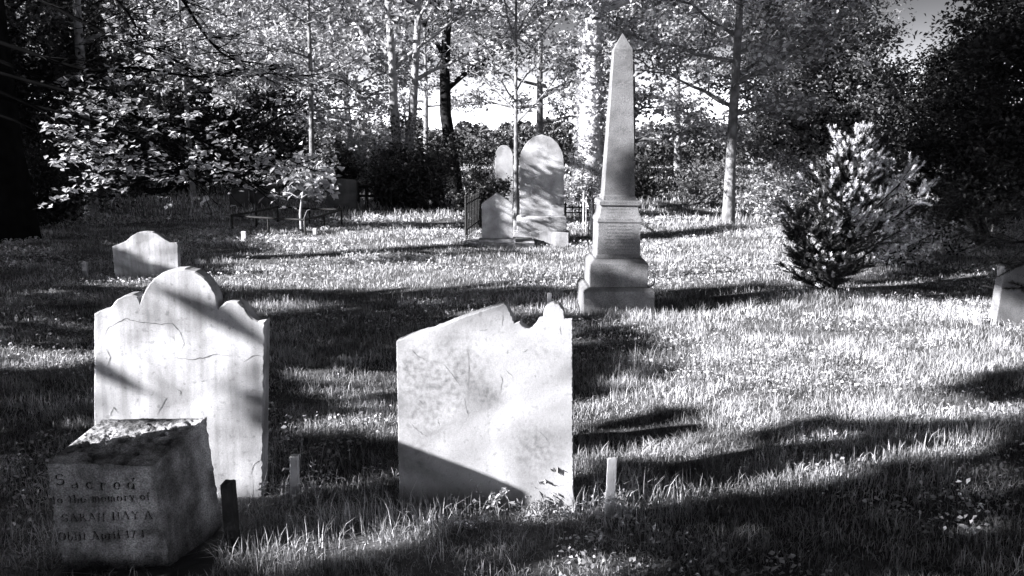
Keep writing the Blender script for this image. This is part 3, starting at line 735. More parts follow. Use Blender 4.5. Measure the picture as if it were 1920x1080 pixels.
# ------------------------------------------------------------------ trees
def grow(rng, base, height, r0, crown_lo, spread, nl=14, sub=6, twig=4, lean=(0, 0), up=0.5, stems=1, wob=0.12, prof='round', trunk_top=1.0, droop=0.0, sub_r=1.0, stem_spread=.35):
    """skeleton of a tree: list of (points, radii, sides) and the twig points for its leaves"""
    polys = []; tips = []
    base = np.array(base, float)
    for s in range(stems):
        H = height * (1 - .1 * s) * trunk_top; n = 9; t = np.linspace(0, 1, n)
        P = np.zeros((n, 3)); P[:, 2] = t * H - .15 * (t == 0)
        az = rng.uniform(0, 2 * np.pi); spr = 0 if stems == 1 else stem_spread * (s - (stems - 1) / 2)
        wx = np.cumsum(rng.normal(0, wob * H / 40, n)); wy = np.cumsum(rng.normal(0, wob * H / 40, n)); wx -= wx[0]; wy -= wy[0]
        P[:, 0] = base[0] + lean[0] * t * H + wx + spr * (t ** .8) * H * .35 + spr * .1; P[:, 1] = base[1] + lean[1] * t * H + wy; P[:, 2] += base[2]
        R = r0 * (1 - .80 * t) * (1 if stems == 1 else .8); R[0] *= 1.25
        polys.append((P, R, 10))
        for i in range(nl):
            z = crown_lo + (H - crown_lo) * ((i + rng.uniform(0, 1)) / nl) ** .95
            f = (z - crown_lo) / max(height - crown_lo, .1)
            L = spread * (math.sqrt(max(.05, 1 - (1.6 * f - .7) ** 2 * .8)) if prof == 'round' else (1.05 - f)) * rng.uniform(.7, 1.1)
            az = i * 2.399 + rng.uniform(-.5, .5); tt = z / H
            p0 = np.array([np.interp(tt, t, P[:, k]) for k in range(3)]); rr = np.interp(tt, t, R) * .55
            el = up + .5 * f + rng.uniform(-.15, .15); m = 7; q = [p0]
            for k in range(1, m):
                el2 = el - droop * k / m + rng.normal(0, .12); az += rng.normal(0, .14)
                q.append(q[-1] + L / (m - 1) * np.array([math.cos(az) * math.cos(el2), math.sin(az) * math.cos(el2), math.sin(el2)]))
            q = np.array(q); polys.append((q, np.linspace(rr, rr * .18 + .003, m), 5))
            for j in range(sub):
                a = rng.uniform(.2, 1.0); s0 = np.array([np.interp(a, np.linspace(0, 1, m), q[:, k]) for k in range(3)])
                az2 = az + rng.choice((-1, 1)) * rng.uniform(.4, 1.2); L2 = L * rng.uniform(.25, .5) * sub_r; el3 = rng.uniform(-.25, .8)
                qq = [s0]
                for k in range(4):
                    e4 = el3 - droop * k / 4 + rng.normal(0, .15); a4 = az2 + rng.normal(0, .2)
                    qq.append(qq[-1] + L2 / 4 * np.array([math.cos(a4) * math.cos(e4), math.sin(a4) * math.cos(e4), math.sin(e4)]))
                qq = np.array(qq); polys.append((qq, np.linspace(rr * .4 + .003, .004, 5), 3)); tips.append(qq[1:])
                for w in range(twig):
                    b = rng.integers(1, 5); d = rng.standard_normal(3); d[2] = d[2] * .5 + .2 - droop; d *= rng.uniform(.15, .35) * min(1, spread / 2) / np.linalg.norm(d)
                    tw = np.array([qq[b], qq[b] + d * .5, qq[b] + d + [0, 0, -.02]]); polys.append((tw, np.array([.004, .003, .0015]), 3)); tips.append(tw[1:]); tips.append(tw[1:])
    return polys, np.concatenate(tips)

def tree(name, label, px, Y, height, r0, crown_lo, spread, nleaf, lsize, leafm, barkm, seed, group='trees around the lawn', cat='tree', jit=.13, base_pt=None, filt=0.0, leafk=None, fill=0.0, **kw):
    rng = np.random.default_rng(seed)
    b = at(px, 400, Y) if base_pt is None else np.array(base_pt, float); b[2] = float(gz(b[0], b[1]))
    polys, tips = grow(rng, (0, 0, 0), height, r0, crown_lo, spread, **kw)
    e = empty(name, tuple(b), label, cat, group)
    V, Fq = tube_arrays(polys); link_mesh('trunk', V, [Fq], barkm, e, smooth=True)
    P = tips[rng.integers(0, len(tips), nleaf)] + rng.normal(0, jit, (nleaf, 3)) * [1, 1, .8]
    if fill:      # leaves through the whole volume of a dense crown
        n2 = int(nleaf * fill); q = rng.standard_normal((n2, 3)); q /= np.linalg.norm(q, axis=1)[:, None]; q *= rng.uniform(.55, 1, n2)[:, None]
        Pf = q * [spread, spread, (height - crown_lo) / 2] + [0, 0, (height + crown_lo) / 2]
        nz = blob_noise(Pf[:, 0] * 2, Pf[:, 1] * 2 + Pf[:, 2] * 3, 1.6); P = np.concatenate([P, Pf[nz > -.15]])
    if filt:
        k = keep_blocker(P + b, rng) | (rng.random(len(P)) < filt); P = P[k]
    P = P[P[:, 2] > .08]
    leaf_mesh('crown', P, lsize, leafm, e, seed + 100, **(leafk or {}))
    return e

def bush(name, label, px, Y, w, h, n, lsize, leafm, seed, depth=None, group='bushes at the back of the lawn', cat='bush', zlo=.1):
    rng = np.random.default_rng(seed); b = at(px, 400, Y); b[2] = float(gz(b[0], b[1])); depth = depth or w
    e = empty(name, tuple(b), label, cat, group)
    polys = []; tips = []
    for i in range(26):
        az = rng.uniform(0, 2 * np.pi); r = math.sqrt(rng.uniform(.02, 1)); end = np.array([math.cos(az) * r * w / 2, math.sin(az) * r * depth / 2, h * rng.uniform(.45, 1.05) * (1 - .45 * r * r)])
        q = np.array([end * k * [1, 1, k ** .3] if k else np.array([end[0] * .1, end[1] * .1, -.1]) for k in np.linspace(0, 1, 6)]); q[1:] += rng.normal(0, .04 * w, (5, 3)); polys.append((q, np.linspace(.02, .004, 6), 4)); tips.append(q[1:])
        for j in range(6):
            k = rng.integers(1, 6); d = rng.standard_normal(3) * [1, 1, .7] + [0, 0, .4]; d *= rng.uniform(.12, .3) * w / 2 / np.linalg.norm(d); tw = np.array([q[k], q[k] + d * .5, q[k] + d]); polys.append((tw, np.array([.006, .004, .002]), 3)); tips.append(tw)
    tips = np.concatenate(tips)
    V, Fq = tube_arrays(polys); link_mesh('stems', V, [Fq], M['bark_dark'], e)
    P = tips[rng.integers(0, len(tips), n)] + rng.normal(0, .09 * w / 1.6, (n, 3)); P = P[P[:, 2] > zlo * .3]
    leaf_mesh('foliage', P, lsize, leafm, e, seed + 50)
    return e

# the trees off to the left, whose crowns lay the bands of shade over the lawn
CUR = dict(name='broadleaf_tree')
def shade_tree(u, w, seed, label, hw=4.3, zlo=1.6, zhi=13.5, n=38000):
    rng = np.random.default_rng(seed)
    b = np.array([w * H2[0] + u * N2[0], w * H2[1] + u * N2[1], 0.0])
    polys, tips = grow(rng, (0, 0, 0), zhi - .6, .13, 5.0, 1.6, nl=16, sub=5, twig=2, wob=.1)
    e = empty('broadleaf_tree', tuple(b), label, 'tree', 'tall trees standing beyond the left of the picture')
    V, Fq = tube_arrays(polys[:1] + [(p, r * .5, k) for p, r, k in polys[1:]]); link_mesh('trunk', V, [Fq], M['bark'], e, smooth=True)
    q = rng.uniform(-1, 1, (n, 3)); lw = q[:, 0] * 2.6; lu = q[:, 1] * hw; z = zlo + (q[:, 2] + 1) / 2 * (zhi - zlo)
    P = np.stack([lw * H2[0] + lu * N2[0], lw * H2[1] + lu * N2[1], z], 1)
    P = P[keep_blocker(P + b, rng)]
    leaf_mesh('crown', P, .25, M['leaf_opaque'], e, seed + 1, aspect=.6, up=0.1)
for i, (u, w) in enumerate(((-5.0, -8.5), (1.0, -8.0), (9.0, -8.5), (15.2, -9.0), (21.0, -9.0), (27.5, -9.5))):
    shade_tree(u, w, 300 + i, 'tall leafy tree standing out of view to the left of the lawn')

# ------------------------------------------------------------------ the trees in view
tree('young_tree', 'slender young tree with fanning bare branches rising just left of the tallest round-topped headstone', 967, 14.3, 5.2, .045, 1.75, 1.6, 3200, .065, M['leaf'], M['bark'], 11, nl=20, sub=5, twig=3, up=.75, wob=.05, sub_r=.8)
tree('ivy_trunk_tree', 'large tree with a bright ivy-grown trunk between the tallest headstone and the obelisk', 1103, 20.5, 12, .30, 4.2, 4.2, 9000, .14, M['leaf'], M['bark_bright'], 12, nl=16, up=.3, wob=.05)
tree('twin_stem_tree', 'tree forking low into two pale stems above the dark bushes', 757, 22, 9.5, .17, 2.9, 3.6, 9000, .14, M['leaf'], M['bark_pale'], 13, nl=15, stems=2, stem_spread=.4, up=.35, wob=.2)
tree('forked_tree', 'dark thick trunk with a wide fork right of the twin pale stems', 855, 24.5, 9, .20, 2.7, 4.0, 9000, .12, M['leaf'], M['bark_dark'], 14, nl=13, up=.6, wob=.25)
tree('maple_tree', 'tree with a straight pale trunk and spreading low crown right of the obelisk', 1366, 16.2, 7.5, .105, 1.75, 2.5, 12000, .10, M['leaf'], M['bark'], 15, nl=24, sub=7, up=.25, wob=.05, lean=(.02, 0), fill=.3)
tree('birch_tree', 'thin dark-stemmed tree behind the sapling, left of the twin pale stems', 588, 23.5, 8, .08, 2.2, 2.9, 9500, .13, M['leaf_pale'], M['bark'], 16, nl=20, up=.2, wob=.08)
tree('birch_tree', 'thin upright tree rising behind the bench', 364, 24, 8, .07, 2.3, 2.9, 9500, .13, M['leaf'], M['bark'], 17, nl=20, up=.2, wob=.08)
tree('ash_tree', 'grey straight trunk in the shade at the left, beside the dark wood', 172, 18.3, 9, .125, 3.2, 3.0, 9000, .10, M['leaf_mid'], M['bark'], 18, nl=16, up=.3, wob=.04, filt=.3)
tree('old_tree', 'massive black trunk rising at the left edge of the picture', -6, 14, 12, .50, 4.6, 4.2, 9000, .13, M['leaf_dark'], M['bark_shade'], 19, nl=14, up=.3, wob=.04, filt=.03)

BACK = 'trees standing behind the lawn'
specs = [  # px, Y, height, trunk r, crown_lo, spread, leaves, size, leaf material, label
 (250, 34, 9, .16, 1.6, 3.8, 8500, .18, 'leaf', 'full leafy tree behind the bench, its crown reaching the shaded corner'),
 (420, 38, 9, .16, 1.5, 4.0, 8500, .19, 'leaf_pale', 'sunlit bushy tree behind the thin tree at the bench'),
 (520, 33, 9, .15, 1.5, 3.6, 8500, .18, 'leaf', 'leafy tree between the two thin dark-stemmed trees'),
 (660, 36, 9, .16, 1.2, 3.8, 9000, .19, 'leaf_pale', 'bright leafy tree behind the dark clipped bush'),
 (800, 48, 9, .16, 3.2, 4.4, 9000, .18, 'leaf', 'far tree with a thin crown behind the dark forked trunk'),
 (1010, 42, 11, .2, 2.3, 4.6, 15000, .18, 'leaf', 'far tree with a high thin crown behind the slender young tree'),
 (1180, 30, 9, .16, 1.4, 3.4, 8500, .17, 'leaf', 'leafy tree directly behind the obelisk'),
 (1270, 34, 9, .16, 1.2, 3.8, 10500, .18, 'leaf_pale', 'bright leafy tree behind the right of the obelisk shaft'),
 (1440, 33, 9, .16, 1.4, 3.6, 8500, .18, 'leaf', 'mid grey leafy tree right of the pale straight trunk'),
]
for i, (px, Y, h, r, cl, sp, n, s, m, lab) in enumerate(specs):
    tree('broadleaf_tree', lab, px, Y, h, r, cl, sp, n, s, M[m], M['bark'], 40 + i, BACK, nl=22, sub=7, up=.15, jit=.22)
tree('cypress_tree', 'dense dark tree with a steep sloping right side against the open sky', 1540, 27, 9.5, .2, .4, 2.3, 26000, .12, M['leaf_mid'], M['bark_dark'], 60, BACK, nl=40, sub=6, up=.3, jit=.22, prof='cone', fill=.5)
tree('cypress_tree', 'lower dense tree at the left flank of the dark sloping one', 1500, 29, 6.5, .2, .4, 2.4, 16000, .12, M['leaf_mid'], M['bark_dark'], 61, BACK, nl=34, sub=6, up=.3, jit=.22, prof='round', fill=.5)
tree('shrubby_tree', 'low dense grey tree filling the gap under the open sky', 1660, 31, 3.0, .12, .3, 2.2, 15000, .12, M['leaf_mid'], M['bark_dark'], 62, BACK, nl=26, sub=6, up=.3, jit=.22, fill=.4)
RIGHT = 'dark trees at the right edge'
tree('bare_tree', 'half bare twiggy tree against the open sky at the upper right', 1850, 22, 7.5, .10, 1.2, 1.5, 3200, .08, M['leaf_dark'], M['bark_dark'], 70, RIGHT, nl=30, sub=9, twig=5, up=.6, wob=.1)
tree('shade_toned_tree', 'dense tree toned shade-black filling the right edge of the picture', 1915, 17.5, 7, .25, .2, 1.7, 26000, .10, M['leaf_dark'], M['bark_dark'], 71, RIGHT, nl=36, sub=6, up=.1, jit=.2, fill=.5)
tree('shade_toned_tree', 'shade-toned tree standing behind the right side of the spruce', 1800, 20.5, 3.5, .2, .1, 1.3, 20000, .09, M['leaf_dark'], M['bark_dark'], 72, RIGHT, nl=30, sub=6, up=.1, jit=.18, fill=.5)
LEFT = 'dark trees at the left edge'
tree('shade_toned_tree', 'dense tree toned shade-black behind the massive trunk at the left edge', 60, 19, 4.7, .25, .3, 2.6, 24000, .11, M['leaf_dark'], M['bark_dark'], 73, LEFT, nl=34, sub=6, up=.1, jit=.2, fill=.5)
tree('shade_toned_tree', 'spreading shade-toned tree behind the grey straight trunk', 205, 26, 5.2, .2, .3, 2.6, 20000, .11, M['leaf_dark'], M['bark_dark'], 74, LEFT, nl=34, sub=6, up=.1, jit=.2, fill=.5)
tree('shade_toned_tree', 'low tree toned shade-black left of the bench', 262, 24.5, 2.9, .2, .1, 2.0, 12000, .10, M['leaf_dark'], M['bark_dark'], 76, LEFT, nl=30, sub=6, up=.1, jit=.2, fill=.5)
tree('shade_toned_tree', 'low tree toned shade-black between the bench and the iron rails', 450, 28, 2.7, .2, .1, 2.6, 14000, .10, M['leaf_dark'], M['bark_dark'], 77, LEFT, nl=30, sub=6, up=.1, jit=.2, fill=.5)
tree('shade_toned_tree', 'low shade-toned tree behind the bench', 330, 30, 3.0, .2, .1, 2.6, 14000, .11, M['leaf_dark'], M['bark_dark'], 75, LEFT, nl=30, sub=6, up=.1, jit=.2, fill=.5)

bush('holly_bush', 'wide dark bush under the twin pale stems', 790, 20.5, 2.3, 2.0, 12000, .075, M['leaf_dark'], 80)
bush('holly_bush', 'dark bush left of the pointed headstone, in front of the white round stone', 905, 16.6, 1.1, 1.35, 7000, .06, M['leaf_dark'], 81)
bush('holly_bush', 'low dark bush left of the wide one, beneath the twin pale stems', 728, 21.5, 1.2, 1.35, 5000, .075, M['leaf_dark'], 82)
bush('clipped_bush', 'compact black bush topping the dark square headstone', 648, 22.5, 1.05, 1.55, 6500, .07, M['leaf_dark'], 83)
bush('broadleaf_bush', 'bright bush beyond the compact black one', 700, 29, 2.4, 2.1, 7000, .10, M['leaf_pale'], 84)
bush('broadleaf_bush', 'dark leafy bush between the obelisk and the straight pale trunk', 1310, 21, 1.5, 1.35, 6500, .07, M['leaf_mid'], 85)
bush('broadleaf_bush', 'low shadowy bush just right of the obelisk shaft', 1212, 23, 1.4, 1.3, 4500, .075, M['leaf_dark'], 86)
bush('broadleaf_bush', 'bright bush between the railing and the ivy-grown trunk', 1085, 18.8, 1.1, 1.3, 3500, .08, M['leaf_pale'], 87)
bush('broadleaf_bush', 'tangled grey bush low between the straight pale trunk and the spruce', 1450, 17.5, 1.3, 1.5, 6000, .07, M['leaf'], 88)
bush('bramble_bush', 'low sunlit bramble at the right of the spruce', 1690, 11.2, 1.1, .62, 3600, .05, M['leaf'], 89)
bush('bramble_bush', 'dark bramble in front of the right hand trees', 1800, 13.5, 1.8, .95, 6000, .06, M['leaf_dark'], 90)
bush('bramble_bush', 'small bright bramble at the foot of the right hand trees', 1795, 12.2, .5, .5, 1000, .05, M['leaf_pale'], 91)
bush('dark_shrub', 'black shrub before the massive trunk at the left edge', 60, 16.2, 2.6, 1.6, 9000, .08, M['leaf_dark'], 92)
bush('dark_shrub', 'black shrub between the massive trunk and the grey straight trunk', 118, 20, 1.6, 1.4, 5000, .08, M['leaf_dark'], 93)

# ivy on the bright trunk
def ivy():
    rng = np.random.default_rng(5); b = at(1103, 400, 20.5); n = 3000
    z = rng.uniform(.1, 4.6, n); a = rng.uniform(0, 2 * np.pi, n); r = .305 * (1 - .8 * z / 12) + rng.exponential(.05, n)
    P = np.stack([r * np.cos(a), r * np.sin(a), z], 1); k = blob_noise(z * 3, a * 2, 1.5) > -.35
    o = leaf_mesh('ivy', P[k], .10, M['leaf_pale'], None, 3, up=.1); o.location = (b[0], b[1], 0)
    tag(o, 'bright ivy climbing the large trunk behind the tallest headstone', 'ivy')
ivy()

# overhanging maple branches on the left: limbs drawn where they hang, 9 to 13 m away
def overhang():
    rng = np.random.default_rng(21)
    b = np.array([-9.2, 9.6, 0.0])
    e = empty('maple_tree', tuple(b), 'maple outside the left edge, its long lit branches hanging across the shaded left corner', 'tree', 'trees around the lawn')
    fork = np.array([-9.0, 9.7, 3.2]); polys = [(np.array([b - [0, 0, .2], b + [.05, 0, 1.5], fork, fork + [.2, .3, 2.5], fork + [.3, .2, 5]]), np.array([.28, .22, .18, .12, .04]), 10)]
    limbs = [([(-60, -60), (60, -10), (190, 60), (300, 115), (420, 145), (520, 135), (640, 150)], 11.8, 12.6, .035),
             ([(-60, 60), (60, 100), (180, 140), (240, 122), (330, 140), (400, 148), (470, 118)], 11.2, 12.0, .032),
             ([(-60, 120), (80, 160), (200, 190), (300, 240), (370, 300), (440, 330), (480, 345)], 10.4, 11.4, .026),
             ([(-60, 150), (50, 190), (120, 230), (190, 270), (215, 320), (232, 355)], 9.8, 10.6, .024),
             ([(-60, 90), (90, 150), (210, 200), (330, 235), (430, 265), (520, 290), (590, 320)], 11.0, 12.2, .028),
             ([(-60, 200), (30, 225), (80, 250), (115, 275), (150, 300)], 9.8, 10.2, .020),
             ([(100, -60), (210, -10), (330, -20), (350, 10), (385, 70), (425, 110), (480, 118), (560, 130)], 11.5, 12.4, .03),
             ([(160, -60), (240, 20), (270, 80), (340, 120), (420, 190)], 11.2, 11.8, .022),
             ([(-60, 170), (70, 200), (170, 225), (270, 260), (320, 290), (345, 330), (380, 345)], 10.2, 11.0, .022)]
    tips = []
    for pts, Y0, Y1, r in limbs:
        n = len(pts); L = np.array([at(px, py, Y0 + (Y1 - Y0) * i / (n - 1)) for i, (px, py) in enumerate(pts)])
        t = np.linspace(0, n - 1, n * 4); L2 = np.stack([np.interp(t, np.arange(n), L[:, k]) for k in range(3)], 1)
        for _ in range(3): L2[1:-1] = (L2[:-2] + L2[1:-1] + L2[2:]) / 3
        if pts[0][0] < 0: L2 = np.concatenate([np.array([fork]), L2])
        polys.append((L2, np.linspace(r, .006, len(L2)), 6))
        m = len(L2)
        for j in range(26):
            i = rng.integers(int(m * .22), m); az = rng.uniform(-.9, .9) + (0 if rng.random() < .6 else math.pi); ln = rng.uniform(.35, .95); el = rng.uniform(-.7, .25); q = [L2[i]]
            for k in range(5): q.append(q[-1] + ln / 5 * np.array([math.cos(az) * math.cos(el), math.sin(az) * math.cos(el) * .8, math.sin(el)])); az += rng.normal(0, .2); el += rng.normal(.03, .15)
            q = np.array(q); qx, _, _ = project(q)
            if qx.min() < 62: continue
            polys.append((q, np.linspace(.009, .003, 6), 4)); tips.append(q[2:])
            for w in range(4):
                d = rng.standard_normal(3) * [1, 1, .5]; d *= rng.uniform(.1, .25) / np.linalg.norm(d); k = rng.integers(1, 6); tw = np.array([q[k], q[k] + d * .6, q[k] + d]); polys.append((tw, np.array([.004, .003, .002]), 3)); tips.append(tw[1:])
        tips.append(L2[-3:])
    V, Fq = tube_arrays(polys); link_mesh('trunk', V - b, [Fq], M['bark_shade'], e, smooth=True)
    tips = np.concatenate(tips)
    sel = tips[rng.integers(0, len(tips), 900)]
    P = (sel[:, None, :] + rng.normal(0, 1, (len(sel), 4, 3)) * [.055, .055, .022]).reshape(-1, 3)
    qx, qy, _ = project(P); P = P[~((qx < 70) | ((qx < 190) & (qy < 130)) | ((qx > 240) & (qy > 340) & (rng.random(len(P)) < .7)))]
    leaf_mesh('crown', P - b, .078, M['leaf_pale'], e, 4, aspect=.62, up=1.4)
overhang()

# sapling with broad leaves by the iron rails
def sapling():
    rng = np.random.default_rng(31); b = ground(566, 436); e = empty('maple_sapling', (b[0], b[1], 0), 'young sapling with broad bright leaves growing through the iron rails', 'sapling')
    Y = b[1]; O = b
    S = [[(566, 440), (563, 400), (566, 372), (572, 340), (575, 300)], [(569, 440), (570, 410), (575, 395), (583, 392)], [(566, 375), (545, 362), (525, 360)], [(567, 370), (590, 355), (608, 362)], [(570, 350), (548, 335), (528, 330)], [(572, 345), (600, 330), (612, 325)], [(573, 320), (555, 305), (545, 300)], [(574, 315), (590, 300), (602, 296)]]
    polys = []; tips = []
    for k, s in enumerate(S):
        P = np.array([at(px, py, Y + rng.uniform(-.1, .1) * (i > 1)) for i, (px, py) in enumerate(s)]); polys.append((P - O, np.linspace(.03 if k == 0 else .012, .004, len(s)), 6)); 
        if k != 1: tips.append(P[-2:])
    V, Fq = tube_arrays(polys); link_mesh('stem', V, [Fq], M['bark_pale'], e, smooth=True)
    tips = np.concatenate(tips); P = tips[rng.integers(0, len(tips), 230)] + rng.normal(0, 1, (230, 3)) * [.13, .13, .08]
    leaf_mesh('leaves', P - O, .13, M['leaf_pale'], e, 6, aspect=.7, up=.6)
sapling()

# ------------------------------------------------------------------ young spruce on the right
def spruce(px, py, height, width, seed, label, lean=.12):
    rng = np.random.default_rng(seed); b = ground(px, py); e = empty('young_spruce', (b[0], b[1], 0), label, 'spruce')
    polys = []; seg = []      # seg: (a, b, toned sunlit?) twig segments that carry needles
    for s, (lx, hh) in enumerate(((lean, height), (-.16, height * .80), (.42, height * .88), (-.42, height * .55))):
        T = np.array([[lx * height * t * .55 * (1 if s == 0 else 1 + .3 * t), .03 * math.sin(5 * t), hh * t - .1 * (t == 0)] for t in np.linspace(0, 1, 9)]); polys.append((T, np.linspace(.035 if s == 0 else .02, .005, 9), 7))
        seg.append((T[-2], T[-1], 1))
        for i in range(int(56 * hh / height)):
            f = rng.uniform(.045, .97); p0 = np.array([np.interp(f, np.linspace(0, 1, 9), T[:, k]) for k in range(3)])
            L = width / 2 * float(np.interp(f, [.08, .3, .6, 1], [.78, 1.05, .85, .35])) * rng.uniform(.65, 1.08) * (1 if s == 0 else .6); az = rng.uniform(0, 2 * np.pi); el = .08 + .8 * f + rng.uniform(-.12, .15)
            q = [p0]; m = 6
            for k in range(m): el += .07; q.append(q[-1] + L / m * np.array([math.cos(az) * math.cos(el), math.sin(az) * math.cos(el), math.sin(el)]))
            q = np.array(q); polys.append((q, np.linspace(.010, .003, m + 1), 4))
            for k in range(1, m): seg.append((q[k], q[k + 1], k == m - 1 and q[k][0] > -.3))
            for j in range(13):
                a = rng.uniform(.15, .98); s0 = np.array([np.interp(a * m, np.arange(m + 1), q[:, k]) for k in range(3)]); side = rng.choice((-1, 1)); az2 = az + side * rng.uniform(.5, 1.0); l2 = L * .42 * (1.15 - a) * rng.uniform(.6, 1.2) + .05; e2 = el - .25 + rng.uniform(-.3, .3)
                d = np.array([math.cos(az2) * math.cos(e2), math.sin(az2) * math.cos(e2), math.sin(e2)]); s1 = s0 + d * l2; polys.append((np.array([s0, s1]), np.array([.004, .002]), 3)); mid = s0 + d * l2 * .6
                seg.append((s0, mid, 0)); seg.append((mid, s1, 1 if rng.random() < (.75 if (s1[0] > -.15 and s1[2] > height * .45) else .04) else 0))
    for x0, z0, x1, z1 in ((.30, .95, .62, 1.42), (.40, .9, .80, 1.36), (.05, 1.1, .14, 1.62), (.0, 1.1, -.06, 1.66), (.35, .7, .78, 1.02), (.45, .4, .86, .62), (.1, 1.0, .34, 1.5), (.5, .85, .84, 1.22)):
        a_ = np.array([x0, rng.uniform(-.25, .1), z0]); b_ = np.array([x1, a_[1] - .1, z1]); polys.append((np.array([a_, (a_ + b_) / 2 + [.02, 0, -.03], b_]), np.array([.008, .006, .003]), 4)); seg.append(((a_ + b_) / 2, b_, 1))
        for j in range(16):
            s0 = a_ + (b_ - a_) * rng.uniform(.1, .8); d = (b_ - a_) / np.linalg.norm(b_ - a_) * .7 + rng.standard_normal(3) * .6; s1 = s0 + d * rng.uniform(.06, .14); seg.append((s0, s1, 1)); polys.append((np.array([s0, s1]), np.array([.004, .002]), 3))
    V, Fq = tube_arrays(polys); link_mesh('trunk', V, [Fq], M['bark_dark'], e)
    for new, m in ((0, M['needle']), (1, M['needle_sunlit'])):
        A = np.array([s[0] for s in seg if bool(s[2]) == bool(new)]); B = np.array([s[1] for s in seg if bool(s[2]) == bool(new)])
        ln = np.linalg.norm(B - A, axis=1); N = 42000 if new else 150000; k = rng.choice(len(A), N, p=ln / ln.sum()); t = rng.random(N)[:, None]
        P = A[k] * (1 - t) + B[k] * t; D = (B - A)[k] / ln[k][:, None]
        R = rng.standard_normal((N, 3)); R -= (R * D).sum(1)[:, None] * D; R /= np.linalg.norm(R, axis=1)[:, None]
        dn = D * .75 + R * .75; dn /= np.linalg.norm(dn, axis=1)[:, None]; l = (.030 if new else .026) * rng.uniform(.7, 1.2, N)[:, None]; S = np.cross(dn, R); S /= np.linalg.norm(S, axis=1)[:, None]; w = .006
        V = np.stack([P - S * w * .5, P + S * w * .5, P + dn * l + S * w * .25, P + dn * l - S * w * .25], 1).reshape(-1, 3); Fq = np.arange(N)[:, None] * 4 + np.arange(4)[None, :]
        link_mesh('sunlit_needles' if new else 'needles', V, [Fq], m, e)
spruce(1560, 556, 1.5, 1.5, 41, 'bushy young spruce with sunlit tips coloured bright in the sunny grass right of the obelisk')

# dark spruce sprigs reaching in from the right in front of the stone at the edge
def sprigs():
    rng = np.random.default_rng(55); b = np.array([5.6, 7.4, 0.0]); e = empty('young_spruce', tuple(b), 'dark spruce outside the right edge, its boughs reaching in before the leaning stone', 'spruce')
    polys = [(np.array([b - [0, 0, .1], b + [0, 0, 1.2], b + [0, 0, 2.4]]) - b, np.array([.05, .035, .005]), 7)]; A = []; B = []
    L = [[(2050, 400), (1960, 450), (1900, 455), (1840, 440), (1800, 436)], [(2060, 440), (1960, 480), (1905, 500), (1870, 490)], [(2060, 500), (1980, 535), (1920, 540), (1885, 545)], [(2050, 300), (1960, 360), (1900, 400), (1850, 405)]]
    for pts in L:
        q = np.array([at(px, py, 7.4 + rng.uniform(-.2, .2)) for px, py in pts]) - b; q = np.concatenate([[np.array([0, 0, q[0][2] - .1])], q]); polys.append((q, np.linspace(.02, .004, len(q)), 5))
        for i in range(len(q) - 1):
            A.append(q[i]); B.append(q[i + 1])
            for j in range(9):
                t = rng.random(); s0 = q[i] * (1 - t) + q[i + 1] * t; d = (q[i + 1] - q[i]); d /= np.linalg.norm(d); d = d * .7 + rng.standard_normal(3) * [.5, .6, .35]; s1 = s0 + d / np.linalg.norm(d) * rng.uniform(.08, .25); A.append(s0); B.append(s1); polys.append((np.array([s0, s1]), np.array([.004, .002]), 3))
    V, Fq = tube_arrays(polys); link_mesh('trunk', V, [Fq], M['bark_dark'], e)
    A = np.array(A); B = np.array(B); ln = np.linalg.norm(B - A, axis=1); N = 14000; k = rng.choice(len(A), N, p=ln / ln.sum()); t = rng.random(N)[:, None]; P = A[k] * (1 - t) + B[k] * t; D = (B - A)[k] / ln[k][:, None]
    R = rng.standard_normal((N, 3)); R -= (R * D).sum(1)[:, None] * D; R /= np.linalg.norm(R, axis=1)[:, None]; dn = D * .7 + R * .8; S = np.cross(dn, R); S /= np.linalg.norm(S, axis=1)[:, None] + 1e-9
    V = np.stack([P - S * .002, P + S * .002, P + dn * .026 + S * .001, P + dn * .026 - S * .001], 1).reshape(-1, 3); link_mesh('needles', V, [np.arange(N)[:, None] * 4 + np.arange(4)[None, :]], M['needle'], e)
sprigs()

# ------------------------------------------------------------------ far wood closing the view
def far_wood():
    rng = np.random.default_rng(61); N = 110000
    az = rng.uniform(-1.0, 1.0, N); D = rng.uniform(50, 75, N); px = 960 + F * np.tan(az)
    top = 2.5 + 1.2 * np.clip((np.abs(px - 980) - 220) / 500, 0, 1) + .5 * blob_noise(az * 40, az * 90, 1.0)
    z = rng.random(N) ** .9 * top; P = np.stack([D * np.tan(az), D, z], 1)
    tag(leaf_mesh('far_wood', P, .3, M['wood_far'], None, 2, up=.2), 'dark far wood closing off the view behind the trees', 'wood', kind='stuff')
far_wood()

